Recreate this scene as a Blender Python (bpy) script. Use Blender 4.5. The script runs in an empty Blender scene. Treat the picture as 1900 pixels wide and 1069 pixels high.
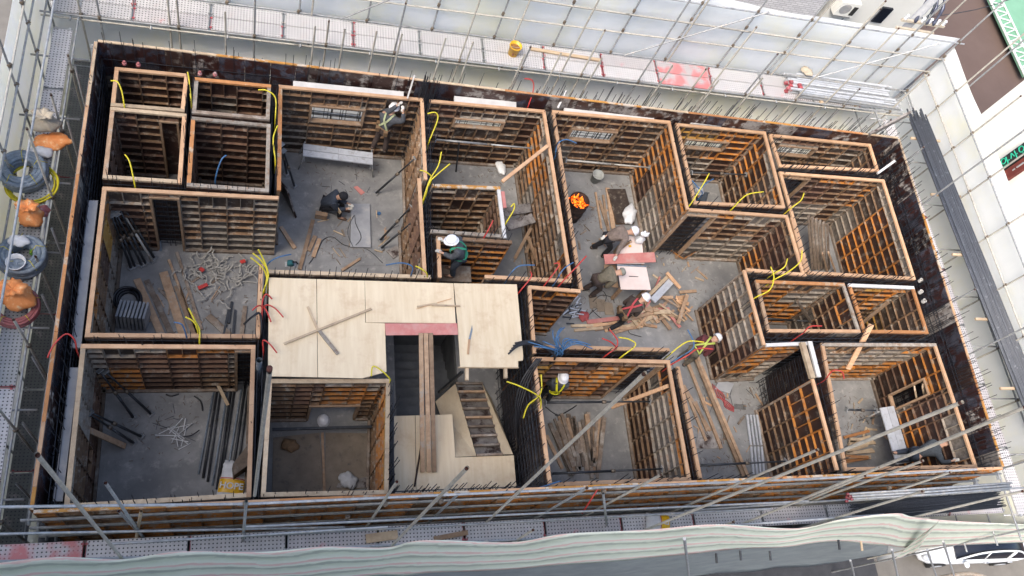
import bpy, math, random
from mathutils import Vector, Matrix, Euler
R_ = math.radians
rnd = random.Random(7)
SC = bpy.context.scene
COL = SC.collection

# ------------------------------------------------------------------ camera
CAMP = Vector((0, 0, 19.8))
FPX = 1551.01                                  # focal length in pixels of a 1900 px wide picture
ROT = Matrix(((0.95481506, -0.09545659, 0.28145379), (-0.03574001, 0.90326459, 0.42759295),
              (-0.29504381, -0.41833135, 0.85903902)))   # world -> camera
cd = bpy.data.cameras.new('camera'); cam = bpy.data.objects.new('camera', cd); COL.objects.link(cam)
cd.sensor_width = 36; cd.lens = FPX / 1900 * 36; cd.clip_end = 400; cd.clip_start = .1
cam.matrix_world = Matrix.Translation(CAMP) @ ROT.transposed().to_4x4()
SC.camera = cam

# ------------------------------------------------------------------ light
w = bpy.data.worlds.new('World'); SC.world = w; w.use_nodes = True
nt = w.node_tree; bg = nt.nodes['Background']
sky = nt.nodes.new('ShaderNodeTexSky'); sky.sky_type = 'NISHITA'; sky.sun_disc = False
SUN_EL, SUN_AZ = 52, 232                       # overcast: wide soft sun from the near left
sky.sun_elevation = R_(SUN_EL); sky.sun_rotation = R_(SUN_AZ)
sky.air_density = 1.0; sky.dust_density = 4.0; sky.ozone_density = 1.2
nt.links.new(sky.outputs[0], bg.inputs[0]); bg.inputs[1].default_value = .125
sd = bpy.data.lights.new('sun', 'SUN'); sd.energy = 1.4; sd.angle = R_(32); sd.color = (1, .93, .84)
so = bpy.data.objects.new('sun', sd); COL.objects.link(so)
d = Vector((math.sin(R_(SUN_AZ)) * math.cos(R_(SUN_EL)), math.cos(R_(SUN_AZ)) * math.cos(R_(SUN_EL)), math.sin(R_(SUN_EL))))
so.rotation_euler = (-d).to_track_quat('-Z', 'Y').to_euler()
SC.view_settings.view_transform = 'Standard'; SC.view_settings.look = 'None'
SC.view_settings.exposure = 1.5; SC.view_settings.gamma = 1

# ------------------------------------------------------------------ surveying: the point seen at photo pixel (px,py) on a level / a wall plane
def ray(px, py): return ROT.transposed() @ Vector(((px - 950) / FPX, -(py - 534.5) / FPX, -1))
def at(px, py, z=0.): d = ray(px, py); return CAMP + d * ((z - CAMP.z) / d.z)
def aty(px, py, y): d = ray(px, py); return CAMP + d * (y / d.y)
def atx(px, py, x): d = ray(px, py); return CAMP + d * (x / d.x)
def V(*a): return Vector(a)

# ------------------------------------------------------------------ materials
M = {}
def mat(name, c1, c2=None, c3=None, sc=4., rough=.8, metal=0., st=(1, 1, 1), s3=1.5, t3=(.55, .65), bump=.15, ov=.18, rough3=None, obj=False, trans=0., det=6):
    m = bpy.data.materials.new(name); m.use_nodes = True; n = m.node_tree.nodes; l = m.node_tree.links
    b = n['Principled BSDF']; c2 = c2 or tuple(x * .7 for x in c1)
    if obj: tc = n.new('ShaderNodeTexCoord'); src = tc.outputs['Object']
    else: tc = n.new('ShaderNodeNewGeometry'); src = tc.outputs['Position']
    mp = n.new('ShaderNodeMapping'); mp.inputs['Scale'].default_value = st; l.new(src, mp.inputs[0])
    no = n.new('ShaderNodeTexNoise'); no.inputs['Scale'].default_value = sc; no.inputs['Detail'].default_value = det; no.inputs['Roughness'].default_value = .65
    l.new(mp.outputs[0], no.inputs[0])
    rp = n.new('ShaderNodeValToRGB'); rp.color_ramp.elements[0].position = .35; rp.color_ramp.elements[1].position = .68
    rp.color_ramp.elements[0].color = (*c2, 1); rp.color_ramp.elements[1].color = (*c1, 1); l.new(no.outputs[0], rp.inputs[0])
    out = rp.outputs[0]
    if c3:
        n3 = n.new('ShaderNodeTexNoise'); n3.inputs['Scale'].default_value = s3; n3.inputs['Detail'].default_value = 7; n3.inputs['Roughness'].default_value = .7
        l.new(src, n3.inputs[0])
        r3 = n.new('ShaderNodeValToRGB'); r3.color_ramp.elements[0].position = t3[0]; r3.color_ramp.elements[1].position = t3[1]; l.new(n3.outputs[0], r3.inputs[0])
        mx = n.new('ShaderNodeMix'); mx.data_type = 'RGBA'; l.new(r3.outputs[0], mx.inputs[0]); l.new(out, mx.inputs[6]); mx.inputs[7].default_value = (*c3, 1); out = mx.outputs[2]
        if rough3 is not None:
            mr = n.new('ShaderNodeMix'); mr.data_type = 'FLOAT'; l.new(r3.outputs[0], mr.inputs[0]); mr.inputs[2].default_value = rough; mr.inputs[3].default_value = rough3; l.new(mr.outputs[0], b.inputs['Roughness'])
    if ov:
        oi = n.new('ShaderNodeObjectInfo'); mm = n.new('ShaderNodeMapRange'); mm.inputs[3].default_value = 1 - ov; mm.inputs[4].default_value = 1 + ov; l.new(oi.outputs['Random'], mm.inputs[0])
        hs = n.new('ShaderNodeHueSaturation'); l.new(mm.outputs[0], hs.inputs['Value']); l.new(out, hs.inputs['Color']); out = hs.outputs[0]
    l.new(out, b.inputs['Base Color'])
    if rough3 is None: b.inputs['Roughness'].default_value = rough
    b.inputs['Metallic'].default_value = metal
    if bump:
        bp = n.new('ShaderNodeBump'); bp.inputs['Strength'].default_value = bump; bp.inputs['Distance'].default_value = .02; l.new(no.outputs[0], bp.inputs['Height']); l.new(bp.outputs[0], b.inputs['Normal'])
    if trans:
        t = n.new('ShaderNodeBsdfTranslucent'); l.new(out, t.inputs[0]); ms = n.new('ShaderNodeMixShader'); ms.inputs[0].default_value = trans
        l.new(b.outputs[0], ms.inputs[1]); l.new(t.outputs[0], ms.inputs[2]); l.new(ms.outputs[0], n['Material Output'].inputs[0])
    M[name] = m; return m
mat('pine', (.53, .34, .20), (.40, .23, .125), sc=3, st=(1, 1, 9), rough=.7, ov=.2, c3=(.38, .22, .12), s3=3, t3=(.58, .75))
mat('pine_pale', (.50, .39, .26), (.37, .27, .175), (.24, .18, .125), sc=5, s3=4, t3=(.55, .75), ov=.22)
mat('pine_orange', (.42, .19, .07), (.32, .14, .05), (.38, .29, .2), sc=6, s3=2.2, t3=(.55, .6))
mat('timber_old', (.25, .19, .14), (.13, .095, .07), (.34, .31, .27), sc=7, s3=3, t3=(.5, .7), ov=.35)
mat('timber_mid', (.40, .27, .17), (.26, .165, .10), (.3, .25, .2), sc=7, s3=4, ov=.3)
mat('ply_light', (.70, .58, .40), (.61, .48, .31), (.52, .37, .23), sc=3.2, st=(2.2, .25, 1), s3=1.9, t3=(.52, .78), rough=.6, bump=.1, ov=.1)
mat('ply_used', (.25, .2, .145), (.18, .14, .10), (.09, .08, .07), sc=3, s3=5, t3=(.56, .72), rough=.7, ov=.12)
mat('ply_pink', (.50, .2, .17), (.42, .15, .13), (.45, .3, .26), sc=5, s3=3, t3=(.5, .8), ov=.12)
mat('board_pink_pale', (.66, .55, .5), (.6, .49, .44), sc=3, ov=.04, bump=.03)
mat('film_brown', (.045, .018, .014), (.02, .009, .008), (.26, .235, .21), sc=3, s3=4.2, t3=(.5, .6), rough=.32, rough3=.85, ov=.35, bump=.08)
mat('film_wet_sheen', (.085, .085, .105), (.028, .026, .034), (.034, .012, .01), sc=2, s3=3.5, t3=(.46, .53), rough=.22, rough3=.5, ov=.3, bump=.1)  # bluish sheen on the wet brown film is painted into the base colour
mat('film_stained', (.30, .275, .25), (.15, .13, .115), (.035, .018, .014), sc=5, s3=4, t3=(.5, .62), rough=.85, ov=.25)
mat('back_dark', (.045, .02, .014), (.022, .01, .008), (.15, .125, .10), sc=4, s3=5, t3=(.54, .66), rough=.6, ov=.3)
mat('back_mid', (.075, .05, .036), (.032, .021, .016), (.22, .19, .155), sc=5, s3=5, t3=(.53, .66), ov=.3)
mat('back_grey', (.20, .175, .15), (.10, .085, .072), (.07, .05, .04), sc=7, s3=6, t3=(.5, .68), ov=.25)
mat('rib_orange', (.46, .185, .035), (.28, .10, .02), (.27, .2, .14), sc=6, s3=5, t3=(.5, .6), rough=.6, ov=.25)
mat('rib_yellow', (.42, .24, .05), (.30, .15, .035), (.35, .27, .16), sc=6, s3=6, rough=.6, ov=.2)
mat('rib_tan', (.25, .15, .08), (.14, .08, .045), (.34, .29, .23), sc=7, s3=5, t3=(.53, .65), ov=.3)
mat('rib_grey', (.34, .30, .25), (.20, .165, .13), (.2, .12, .07), sc=8, s3=7, t3=(.52, .66), ov=.25)
mat('rib_brown', (.15, .085, .05), (.085, .045, .03), (.25, .2, .16), sc=7, s3=5, t3=(.55, .7), ov=.3)
mat('edge_orange', (.46, .23, .05), (.34, .15, .03), (.45, .38, .3), sc=5, s3=2.4, t3=(.5, .56), ov=0)
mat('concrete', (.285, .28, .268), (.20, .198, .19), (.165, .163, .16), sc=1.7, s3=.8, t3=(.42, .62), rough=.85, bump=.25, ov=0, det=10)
def slab_dust():
    n = M['concrete'].node_tree.nodes; l = M['concrete'].node_tree.links; b = n['Principled BSDF']; old = b.inputs['Base Color'].links[0].from_socket; g = n.new('ShaderNodeNewGeometry')
    for sc_, p0, p1, c in ((3.5, .56, .70, (.40, .385, .35, 1)), (9., .62, .72, (.11, .105, .10, 1)), (26., .66, .74, (.34, .28, .2, 1))):
        no = n.new('ShaderNodeTexNoise'); no.inputs['Scale'].default_value = sc_; no.inputs['Detail'].default_value = 8; no.inputs['Roughness'].default_value = .7; l.new(g.outputs['Position'], no.inputs[0])
        r = n.new('ShaderNodeValToRGB'); r.color_ramp.elements[0].position = p0; r.color_ramp.elements[1].position = p1; r.color_ramp.elements[1].color = (.7, .7, .7, 1); l.new(no.outputs[0], r.inputs[0])
        m = n.new('ShaderNodeMix'); m.data_type = 'RGBA'; l.new(r.outputs[0], m.inputs[0]); l.new(old, m.inputs[6]); m.inputs[7].default_value = c; old = m.outputs[2]
    l.new(old, b.inputs['Base Color'])
slab_dust()
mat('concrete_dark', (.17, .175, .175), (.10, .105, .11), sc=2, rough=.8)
mat('foam_white', (.60, .58, .55), (.47, .46, .44), sc=3, ov=.05, rough=.7)
mat('foam_grey', (.33, .335, .34), (.26, .265, .275), (.4, .38, .36), sc=3, ov=.05, rough=.7)
mat('galv', (.42, .435, .44), (.27, .275, .28), (.5, .46, .4), sc=9, s3=6, rough=.5, metal=.35, ov=.15)
mat('pipe_tan', (.54, .51, .44), (.36, .335, .29), (.2, .13, .09), sc=8, s3=8, t3=(.62, .72), rough=.6, metal=.2, ov=.15)
mat('pipe_dark', (.055, .06, .066), (.03, .032, .036), (.16, .15, .13), sc=8, s3=8, t3=(.6, .7), rough=.5, metal=.4, ov=.2)
mat('rust_end', (.10, .03, .02), (.05, .02, .015), sc=8, ov=.1)
mat('coupler', (.22, .18, .13), (.12, .09, .07), sc=14, rough=.6, metal=.4)
mat('rebar', (.045, .05, .062), (.025, .028, .035), sc=20, rough=.55, metal=.4, ov=.2)
mat('conduit_grey', (.075, .083, .10), (.05, .055, .068), (.15, .165, .19), sc=6, s3=7, t3=(.6, .66), st=(3, .3, 3), rough=.5, ov=.1)
mat('alu', (.58, .60, .63), (.48, .50, .53), (.38, .38, .38), sc=7, s3=6, rough=.45, metal=.3, ov=.08)
mat('sheet_white', (.90, .905, .895), (.84, .85, .84), (.90, .88, .74), sc=1.0, s3=.25, t3=(.46, .66), st=(1, 1, .35), rough=.55, ov=0, bump=.6, trans=.55)  # broad yellow patches paint the glow of sunlight coming through the sheet
mat('sheet_grey', (.30, .33, .33), (.22, .245, .25), sc=1.5, rough=.7, ov=0, trans=.2)
mat('hose_yellow', (.64, .55, .02), (.5, .41, .02), sc=12, rough=.45, ov=0)
mat('hose_red', (.50, .04, .03), (.36, .03, .025), sc=12, rough=.45, ov=0)
mat('hose_blue', (.05, .14, .28), (.03, .09, .19), sc=12, rough=.45, ov=0)
mat('hose_black', (.015, .015, .018), sc=12, rough=.4, ov=0)
mat('hose_grey', (.21, .25, .29), (.13, .16, .19), (.3, .34, .37), sc=9, s3=8, rough=.5, ov=.1)
mat('hose_pink', (.36, .12, .12), (.26, .08, .08), (.4, .3, .28), sc=9, s3=6, rough=.6, ov=0)
mat('bag_orange', (.82, .33, .11), (.66, .22, .06), (.8, .55, .3), sc=5, s3=5, rough=.75, ov=.12, bump=.5)
mat('bag_beige', (.46, .40, .31), (.34, .29, .22), sc=6, rough=.85, bump=.5)
mat('bag_white', (.66, .66, .65), (.52, .52, .52), sc=7, rough=.6, bump=.5)
mat('red_cloth', (.38, .07, .07), (.25, .05, .05), sc=9)
mat('red_paint', (.38, .07, .08), (.28, .06, .07), (.5, .42, .4), sc=8, s3=7, rough=.5)
mat('yellow_plastic', (.75, .44, .015), (.62, .34, .01), sc=5, rough=.35, ov=0)
mat('bucket_grey', (.36, .37, .35), sc=6)
mat('mud', (.32, .16, .04), (.18, .08, .025), sc=14)
mat('helmet_white', (.80, .80, .81), (.74, .74, .76), sc=3, rough=.25, ov=0, bump=0)
mat('skin', (.50, .30, .21), (.42, .24, .16), sc=8, ov=.1, bump=0)
mat('glove', (.62, .60, .54), (.45, .43, .38), sc=20)
mat('boot', (.06, .05, .045), (.035, .03, .028), sc=20)
mat('boot_brown', (.13, .075, .05), (.08, .045, .03), sc=20)
for nm, c in dict(cloth_navy=(.035, .045, .065), cloth_black=(.016, .016, .02), cloth_grey=(.075, .08, .09), cloth_brown=(.20, .155, .13), cloth_khaki=(.16, .14, .10),
                  cloth_choc=(.065, .045, .038), cloth_camo=(.12, .10, .07), cloth_slate=(.06, .07, .08), cloth_darkblue=(.01, .015, .05), cloth_maroon=(.12, .03, .035)).items():
    mat(nm, c, tuple(x * .6 for x in c), sc=14, rough=.95, ov=0, bump=.3)
mat('harness_lime', (.45, .52, .10), sc=10, ov=0); mat('harness_yellow', (.75, .70, .02), sc=10, ov=0); mat('harness_green', (.03, .28, .16), sc=10, ov=0); mat('harness_red', (.5, .07, .08), sc=10, ov=0); mat('harness_sage', (.38, .42, .24), sc=10, ov=0)
mat('cap_grey', (.25, .25, .21), sc=12, ov=0)
mat('leather', (.2, .12, .06), sc=14)
mat('webbing', (.34, .325, .29), (.2, .19, .17), sc=10)
mat('leaf', (.12, .3, .04), (.06, .18, .02), sc=8)
mat('asphalt', (.06, .062, .07), (.04, .042, .048), sc=3, rough=.9, ov=0, det=10)
mat('paving_brown', (.125, .085, .07), (.11, .073, .06), sc=.7, rough=.9, ov=0, det=12)
mat('paving_grey', (.20, .185, .165), (.15, .14, .125), sc=1, rough=.9, ov=0)
mat('kerb', (.3, .29, .27), sc=2)
mat('court_green', (.18, .36, .24), (.15, .31, .2), sc=.8, ov=0)
mat('steel_white', (.68, .72, .68), (.6, .64, .6), sc=4, ov=0)
mat('wall_white', (.72, .72, .68), (.66, .66, .62), sc=.8, ov=0, bump=.05)
mat('car_white', (.72, .74, .76), (.70, .72, .74), sc=1, rough=.2, ov=0, bump=0)
mat('glass_dark', (.012, .015, .025), (.008, .01, .015), sc=1, rough=.06, ov=0, bump=0)
mat('rubber', (.02, .02, .02), sc=6, ov=0)
mat('sign_black', (.02, .025, .025), sc=3, ov=0, bump=0); mat('sign_red', (.16, .03, .022), sc=3, ov=0); mat('letters_green', (.02, .45, .28), sc=3, ov=0, bump=0); mat('letters_white', (.75, .75, .72), sc=3, ov=0, bump=0)
mat('letters_brown', (.25, .08, .05), sc=3, ov=0)
mat('insulator', (.10, .11, .16), (.05, .055, .08), sc=10, rough=.2, metal=.3)
mat('coal', (.03, .02, .018), sc=20)
mat('barrel', (.05, .028, .02), (.025, .015, .012), (.12, .06, .04), sc=7, s3=6, rough=.8, metal=.3, ov=0)
mat('tool_teal', (.02, .12, .14), sc=6)

def brick_mat():
    m = mat('brick_white', (.6, .6, .62), (.48, .48, .5), sc=4, ov=0); n = m.node_tree.nodes; l = m.node_tree.links
    bt = n.new('ShaderNodeTexBrick'); bt.inputs['Scale'].default_value = 1; bt.inputs['Brick Width'].default_value = .3; bt.inputs['Row Height'].default_value = .1; bt.inputs['Mortar Size'].default_value = .012
    bt.inputs['Color1'].default_value = (.62, .62, .64, 1); bt.inputs['Color2'].default_value = (.5, .5, .53, 1); bt.inputs['Mortar'].default_value = (.33, .33, .35, 1)
    g = n.new('ShaderNodeNewGeometry'); sp = n.new('ShaderNodeSeparateXYZ'); cb = n.new('ShaderNodeCombineXYZ'); l.new(g.outputs['Position'], sp.inputs[0])
    l.new(sp.outputs[0], cb.inputs[0]); l.new(sp.outputs[2], cb.inputs[1]); l.new(cb.outputs[0], bt.inputs[0]); l.new(bt.outputs[0], n['Principled BSDF'].inputs['Base Color'])
brick_mat()

def perf_mat(name, c, pinkends=False):
    """galvanised walkway plank: rows of punched holes, in object coordinates (x along, y across)"""
    m = mat(name, c, tuple(x * .78 for x in c), (.42, .36, .34), sc=6, s3=3, t3=(.55, .8), rough=.6, metal=.15, ov=.1, obj=True); n = m.node_tree.nodes; l = m.node_tree.links
    b = n['Principled BSDF']; old = b.inputs['Base Color'].links[0].from_socket
    tc = n.new('ShaderNodeTexCoord'); sp = n.new('ShaderNodeSeparateXYZ'); l.new(tc.outputs['Object'], sp.inputs[0])
    def mth(op, a, v=None):
        q = n.new('ShaderNodeMath'); q.operation = op; l.new(a, q.inputs[0])
        if v is not None:
            if isinstance(v, (int, float)): q.inputs[1].default_value = v
            else: l.new(v, q.inputs[1])
        return q.outputs[0]
    fx = mth('SUBTRACT', mth('FRACT', mth('MULTIPLY', sp.outputs[0], 1 / .075)), .5); fy = mth('SUBTRACT', mth('FRACT', mth('MULTIPLY', sp.outputs[1], 1 / .075)), .5)
    r = mth('ADD', mth('MULTIPLY', fx, fx), mth('MULTIPLY', fy, fy)); hole = mth('LESS_THAN', r, .042)
    mx = n.new('ShaderNodeMix'); mx.data_type = 'RGBA'; l.new(hole, mx.inputs[0]); l.new(old, mx.inputs[6]); mx.inputs[7].default_value = (.06, .06, .065, 1)
    out = mx.outputs[2]
    if pinkends:   # worn red paint over the plank
        no = n.new('ShaderNodeTexNoise'); no.inputs['Scale'].default_value = 2.2; no.inputs['Detail'].default_value = 8; l.new(tc.outputs['Object'], no.inputs[0])
        rp = n.new('ShaderNodeValToRGB'); rp.color_ramp.elements[0].position = pinkends; rp.color_ramp.elements[1].position = pinkends + .15; l.new(no.outputs[0], rp.inputs[0])
        m2 = n.new('ShaderNodeMix'); m2.data_type = 'RGBA'; l.new(rp.outputs[0], m2.inputs[0]); l.new(out, m2.inputs[6]); m2.inputs[7].default_value = (.55, .20, .20, 1); out = m2.outputs[2]
    l.new(out, b.inputs['Base Color'])
perf_mat('perf_pale', (.58, .565, .56)); perf_mat('perf_grey', (.36, .37, .37)); perf_mat('perf_dark', (.17, .175, .165)); perf_mat('perf_red', (.56, .52, .52), .44); perf_mat('perf_blush', (.56, .53, .53), .66)

def stripe_mat():
    m = bpy.data.materials.new('sheet_striped'); m.use_nodes = True; n = m.node_tree.nodes; l = m.node_tree.links; b = n['Principled BSDF']
    uv = n.new('ShaderNodeUVMap'); uv.uv_map = 'uv'; sp = n.new('ShaderNodeSeparateXYZ'); l.new(uv.outputs[0], sp.inputs[0])
    q = n.new('ShaderNodeMath'); q.operation = 'MULTIPLY'; l.new(sp.outputs[1], q.inputs[0]); q.inputs[1].default_value = 3.2
    fr = n.new('ShaderNodeMath'); fr.operation = 'FRACT'; l.new(q.outputs[0], fr.inputs[0])
    rp = n.new('ShaderNodeValToRGB'); e = rp.color_ramp.elements; e[0].position = 0; e[0].color = (.84, .88, .77, 1); e[1].position = 1; e[1].color = (.84, .88, .77, 1)
    for p, c in ((.10, (.85, .88, .77)), (.14, (.86, .66, .60)), (.26, (.86, .68, .62)), (.30, (.86, .87, .77)), (.45, (.80, .84, .72)), (.50, (.52, .56, .48)), (.62, (.53, .57, .49)), (.67, (.68, .74, .60))):
        x = e.new(p); x.color = (*c, 1)
    l.new(fr.outputs[0], rp.inputs[0]); l.new(rp.outputs[0], b.inputs['Base Color']); b.inputs['Roughness'].default_value = .6
    no = n.new('ShaderNodeTexNoise'); no.inputs['Scale'].default_value = 2.6; no.inputs['Detail'].default_value = 5; no.inputs['Distortion'].default_value = .8; g = n.new('ShaderNodeNewGeometry'); l.new(g.outputs['Position'], no.inputs[0])
    ad = n.new('ShaderNodeMath'); ad.operation = 'MULTIPLY_ADD'; l.new(no.outputs[0], ad.inputs[0]); ad.inputs[1].default_value = .35; l.new(q.outputs[0], ad.inputs[2]); l.new(ad.outputs[0], fr.inputs[0])
    bp = n.new('ShaderNodeBump'); bp.inputs['Strength'].default_value = .8; bp.inputs['Distance'].default_value = .06; l.new(no.outputs[0], bp.inputs['Height']); l.new(bp.outputs[0], b.inputs['Normal'])
    t = n.new('ShaderNodeBsdfTranslucent'); l.new(rp.outputs[0], t.inputs[0]); ms = n.new('ShaderNodeMixShader'); ms.inputs[0].default_value = .3
    l.new(b.outputs[0], ms.inputs[1]); l.new(t.outputs[0], ms.inputs[2]); l.new(ms.outputs[0], n['Material Output'].inputs[0]); M['sheet_striped'] = m
stripe_mat()
def fire_mat():
    m = bpy.data.materials.new('flame'); m.use_nodes = True; n = m.node_tree.nodes; l = m.node_tree.links; n.remove(n['Principled BSDF'])
    e = n.new('ShaderNodeEmission'); no = n.new('ShaderNodeTexNoise'); no.inputs['Scale'].default_value = 9; no.inputs['Detail'].default_value = 4; g = n.new('ShaderNodeNewGeometry'); l.new(g.outputs['Position'], no.inputs[0])
    rp = n.new('ShaderNodeValToRGB'); el = rp.color_ramp.elements; el[0].position = .38; el[0].color = (.35, .02, .0, 1); el[1].position = .66; el[1].color = (1, .30, .035, 1); x = el.new(.5); x.color = (.85, .10, .008, 1)
    l.new(no.outputs[0], rp.inputs[0]); l.new(rp.outputs[0], e.inputs[0]); e.inputs[1].default_value = 1.1; l.new(e.outputs[0], n['Material Output'].inputs[0]); M['flame'] = m
fire_mat()

# ------------------------------------------------------------------ mesh helpers
class MB:
    def __init__(s): s.v = []; s.f = []
    def quad(s, *p): i = len(s.v); s.v += [Vector(q) for q in p]; s.f.append(tuple(range(i, i + len(p))))
    def hexa(s, p):            # 8 points, bottom 4 then top 4
        i = len(s.v); s.v += [Vector(q) for q in p]
        s.f += [(i, i+3, i+2, i+1), (i+4, i+5, i+6, i+7), (i, i+1, i+5, i+4), (i+1, i+2, i+6, i+5), (i+2, i+3, i+7, i+6), (i+3, i, i+4, i+7)]
    def box(s, x0, x1, y0, y1, z0, z1): s.hexa([(x0, y0, z0), (x1, y0, z0), (x1, y1, z0), (x0, y1, z0), (x0, y0, z1), (x1, y0, z1), (x1, y1, z1), (x0, y1, z1)])
    def bar(s, p, q, w, h, up=(0, 0, 1)):    # rectangular stick from p to q; w sideways, h along up
        p = Vector(p); q = Vector(q); d = (q - p).normalized(); u = Vector(up)
        if abs(d.dot(u)) > .95: u = Vector((0, 1, 0))
        sd = d.cross(u).normalized(); u = sd.cross(d).normalized(); a = sd * (w / 2); b = u * (h / 2)
        s.hexa([p - a - b, q - a - b, q + a - b, p + a - b, p - a + b, q - a + b, q + a + b, p + a + b])
    def slab(s, poly, z0, z1):
        n = len(poly); i = len(s.v); s.v += [Vector((p[0], p[1], z0)) for p in poly] + [Vector((p[0], p[1], z1)) for p in poly]
        s.f.append(tuple(range(i + n - 1, i - 1, -1))); s.f.append(tuple(range(i + n, i + 2 * n)))
        for k in range(n): k2 = (k + 1) % n; s.f.append((i + k, i + k2, i + n + k2, i + n + k))
    def tube(s, pts, r, n=8, cap=True, hollow=0):
        pts = [Vector(p) for p in pts]; m = len(pts); i0 = len(s.v); prev = None
        rr = r if isinstance(r, (list, tuple)) else [r] * m
        for k in range(m):
            d = (pts[min(k + 1, m - 1)] - pts[max(k - 1, 0)]).normalized()
            if prev is None: prev = d.orthogonal().normalized()
            a = (prev - d * prev.dot(d)); a = a.normalized() if a.length > 1e-6 else d.orthogonal().normalized(); b = d.cross(a); prev = a
            for j in range(n):
                t = 2 * math.pi * j / n; s.v.append(pts[k] + (a * math.cos(t) + b * math.sin(t)) * rr[k])
        for k in range(m - 1):
            for j in range(n):
                j2 = (j + 1) % n; s.f.append((i0 + k * n + j, i0 + k * n + j2, i0 + (k + 1) * n + j2, i0 + (k + 1) * n + j))
        if cap: s.f.append(tuple(range(i0 + n - 1, i0 - 1, -1))); s.f.append(tuple(range(i0 + (m - 1) * n, i0 + m * n)))
    def lathe(s, c, prof, n=20, sx=1, sy=1):   # prof: list (r,z)
        c = Vector(c); i0 = len(s.v); m = len(prof)
        for r, z in prof:
            for j in range(n): t = 2 * math.pi * j / n; s.v.append(c + Vector((r * sx * math.cos(t), r * sy * math.sin(t), z)))
        for k in range(m - 1):
            for j in range(n): j2 = (j + 1) % n; s.f.append((i0 + k * n + j, i0 + k * n + j2, i0 + (k + 1) * n + j2, i0 + (k + 1) * n + j))
    def mesh(s, name, m, smooth=False, org=(0, 0, 0)):
        me = bpy.data.meshes.new(name); o = Vector(org); me.from_pydata([tuple(p - o) for p in s.v], [], s.f)
        for mm in (m if isinstance(m, (list, tuple)) else [m]): me.materials.append(M[mm])
        if smooth: me.polygons.foreach_set('use_smooth', [True] * len(me.polygons))
        me.update(); return me
def obj(name, me, parent=None, loc=(0, 0, 0), rot=(0, 0, 0)):
    o = bpy.data.objects.new(name, me); COL.objects.link(o); o.parent = parent; o.location = loc; o.rotation_euler = rot; return o
def tag(o, label, cat, group=None):
    o['label'] = label; o['category'] = cat
    if group: o['group'] = group
    return o
def thing(name, label, cat, loc=(0, 0, 0), group=None, rz=0):
    o = bpy.data.objects.new(name, None); COL.objects.link(o); o.location = loc; o.rotation_euler = (0, 0, rz); o.empty_display_size = .2; return tag(o, label, cat, group)
def root_loc(p):
    while p.parent: p = p.parent
    return Vector(p.location)
def part(name, mb, m, parent, smooth=False):      # mb in world coordinates; the parent (unrotated) carries the offset
    return obj(name, mb.mesh(name, m, smooth, root_loc(parent)), parent)
def single(name, mb, m, label, cat, loc=None, group=None, smooth=False):
    loc = Vector(loc) if loc is not None else Vector(mb.v[0]); o = obj(name, mb.mesh(name, m, smooth, loc), None, loc); return tag(o, label, cat, group)
def struct(name, mb, m, smooth=False): o = obj(name, mb.mesh(name, m, smooth)); o['kind'] = 'structure'; return o
def bez(pts, n=6):                                 # smooth curve through points (Catmull-Rom)
    P = [Vector(p) for p in pts]; out = []
    for i in range(len(P) - 1):
        a = P[max(i - 1, 0)]; b = P[i]; c = P[i + 1]; d = P[min(i + 2, len(P) - 1)]
        for k in range(n):
            t = k / n; out.append(.5 * ((2 * b) + (c - a) * t + (2 * a - 5 * b + 4 * c - d) * t * t + (3 * b - a - 3 * c + d) * t ** 3))
    out.append(P[-1]); return out
def dup(o, parent=None, loc=None, rz=None, label=None):
    c = o.copy(); COL.objects.link(c); c.parent = parent
    if loc is not None: c.location = loc
    if rz is not None: c.rotation_euler.z = rz
    if label: c['label'] = label
    for ch in list(o.children): dup(ch, c)
    return c
# ------------------------------------------------------------------ ground, streets and slab
GZ = -6.0
g = MB(); g.quad((-80, -60, GZ), (120, -60, GZ), (120, 120, GZ), (-80, 120, GZ)); struct('ground', g, 'asphalt')
g = MB(); g.quad((21.2, -10, GZ + .006), (29.4, -10, GZ + .006), (29.4, 3.3, GZ + .006), (21.2, 3.3, GZ + .006)); struct('pavement', g, 'paving_grey')
g = MB(); g.quad((29.5, -10, GZ + .004), (60, -10, GZ + .004), (60, 8, GZ + .004), (29.5, 8, GZ + .004)); struct('path', g, 'paving_brown')
g = MB(); g.quad((-12, 14.3, GZ + .003), (30, 14.3, GZ + .003), (30, 24, GZ + .003), (-12, 24, GZ + .003)); struct('alley', g, 'paving_grey')  # paler ground strip added to throw more light onto the far sheet
g = MB(); pb = [at(1690, -60, GZ), at(1850, -60, GZ), at(1905, 170, GZ), at(1905, 260, GZ), at(1700, 240, GZ)]
g.quad(*[(p.x, p.y, GZ + .01) for p in pb]); struct('road', g, 'paving_brown')

t0 = bpy.data.objects.new('shading_block', None); COL.objects.link(t0); t0.location = (-4, -12, GZ); t0['label'] = 'unseen tall grey block added behind the camera to shade the left rooms'; t0['category'] = 'building'  # unseen building assumed here, placed and sized to keep light off the left rooms
def shading_block_mesh():
    b = []
    v = [(x, y, z) for z in (0, 36) for x, y in ((-26, -10), (-1.5, -10), (-1.5, 10.2), (-26, 10.2))]
    me = bpy.data.meshes.new('wall'); me.from_pydata(v, [], [(0, 3, 2, 1), (4, 5, 6, 7), (0, 1, 5, 4), (1, 2, 6, 5), (2, 3, 7, 6), (3, 0, 4, 7)]); me.materials.append(M['concrete_dark']); o = bpy.data.objects.new('wall', me); COL.objects.link(o); o.parent = t0
shading_block_mesh()
H = 2.7
def segplane(a, b, px, py):        # where the sight line meets the vertical plane through a-b: (distance along, height)
    d = ray(px, py); e = (b - a); e.z = 0; L = e.length; e = e / L; nn = Vector((e.y, -e.x, 0)); t = (a - CAMP).dot(nn) / d.dot(nn); p = CAMP + d * t
    return (p - a).dot(e), p.z
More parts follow.
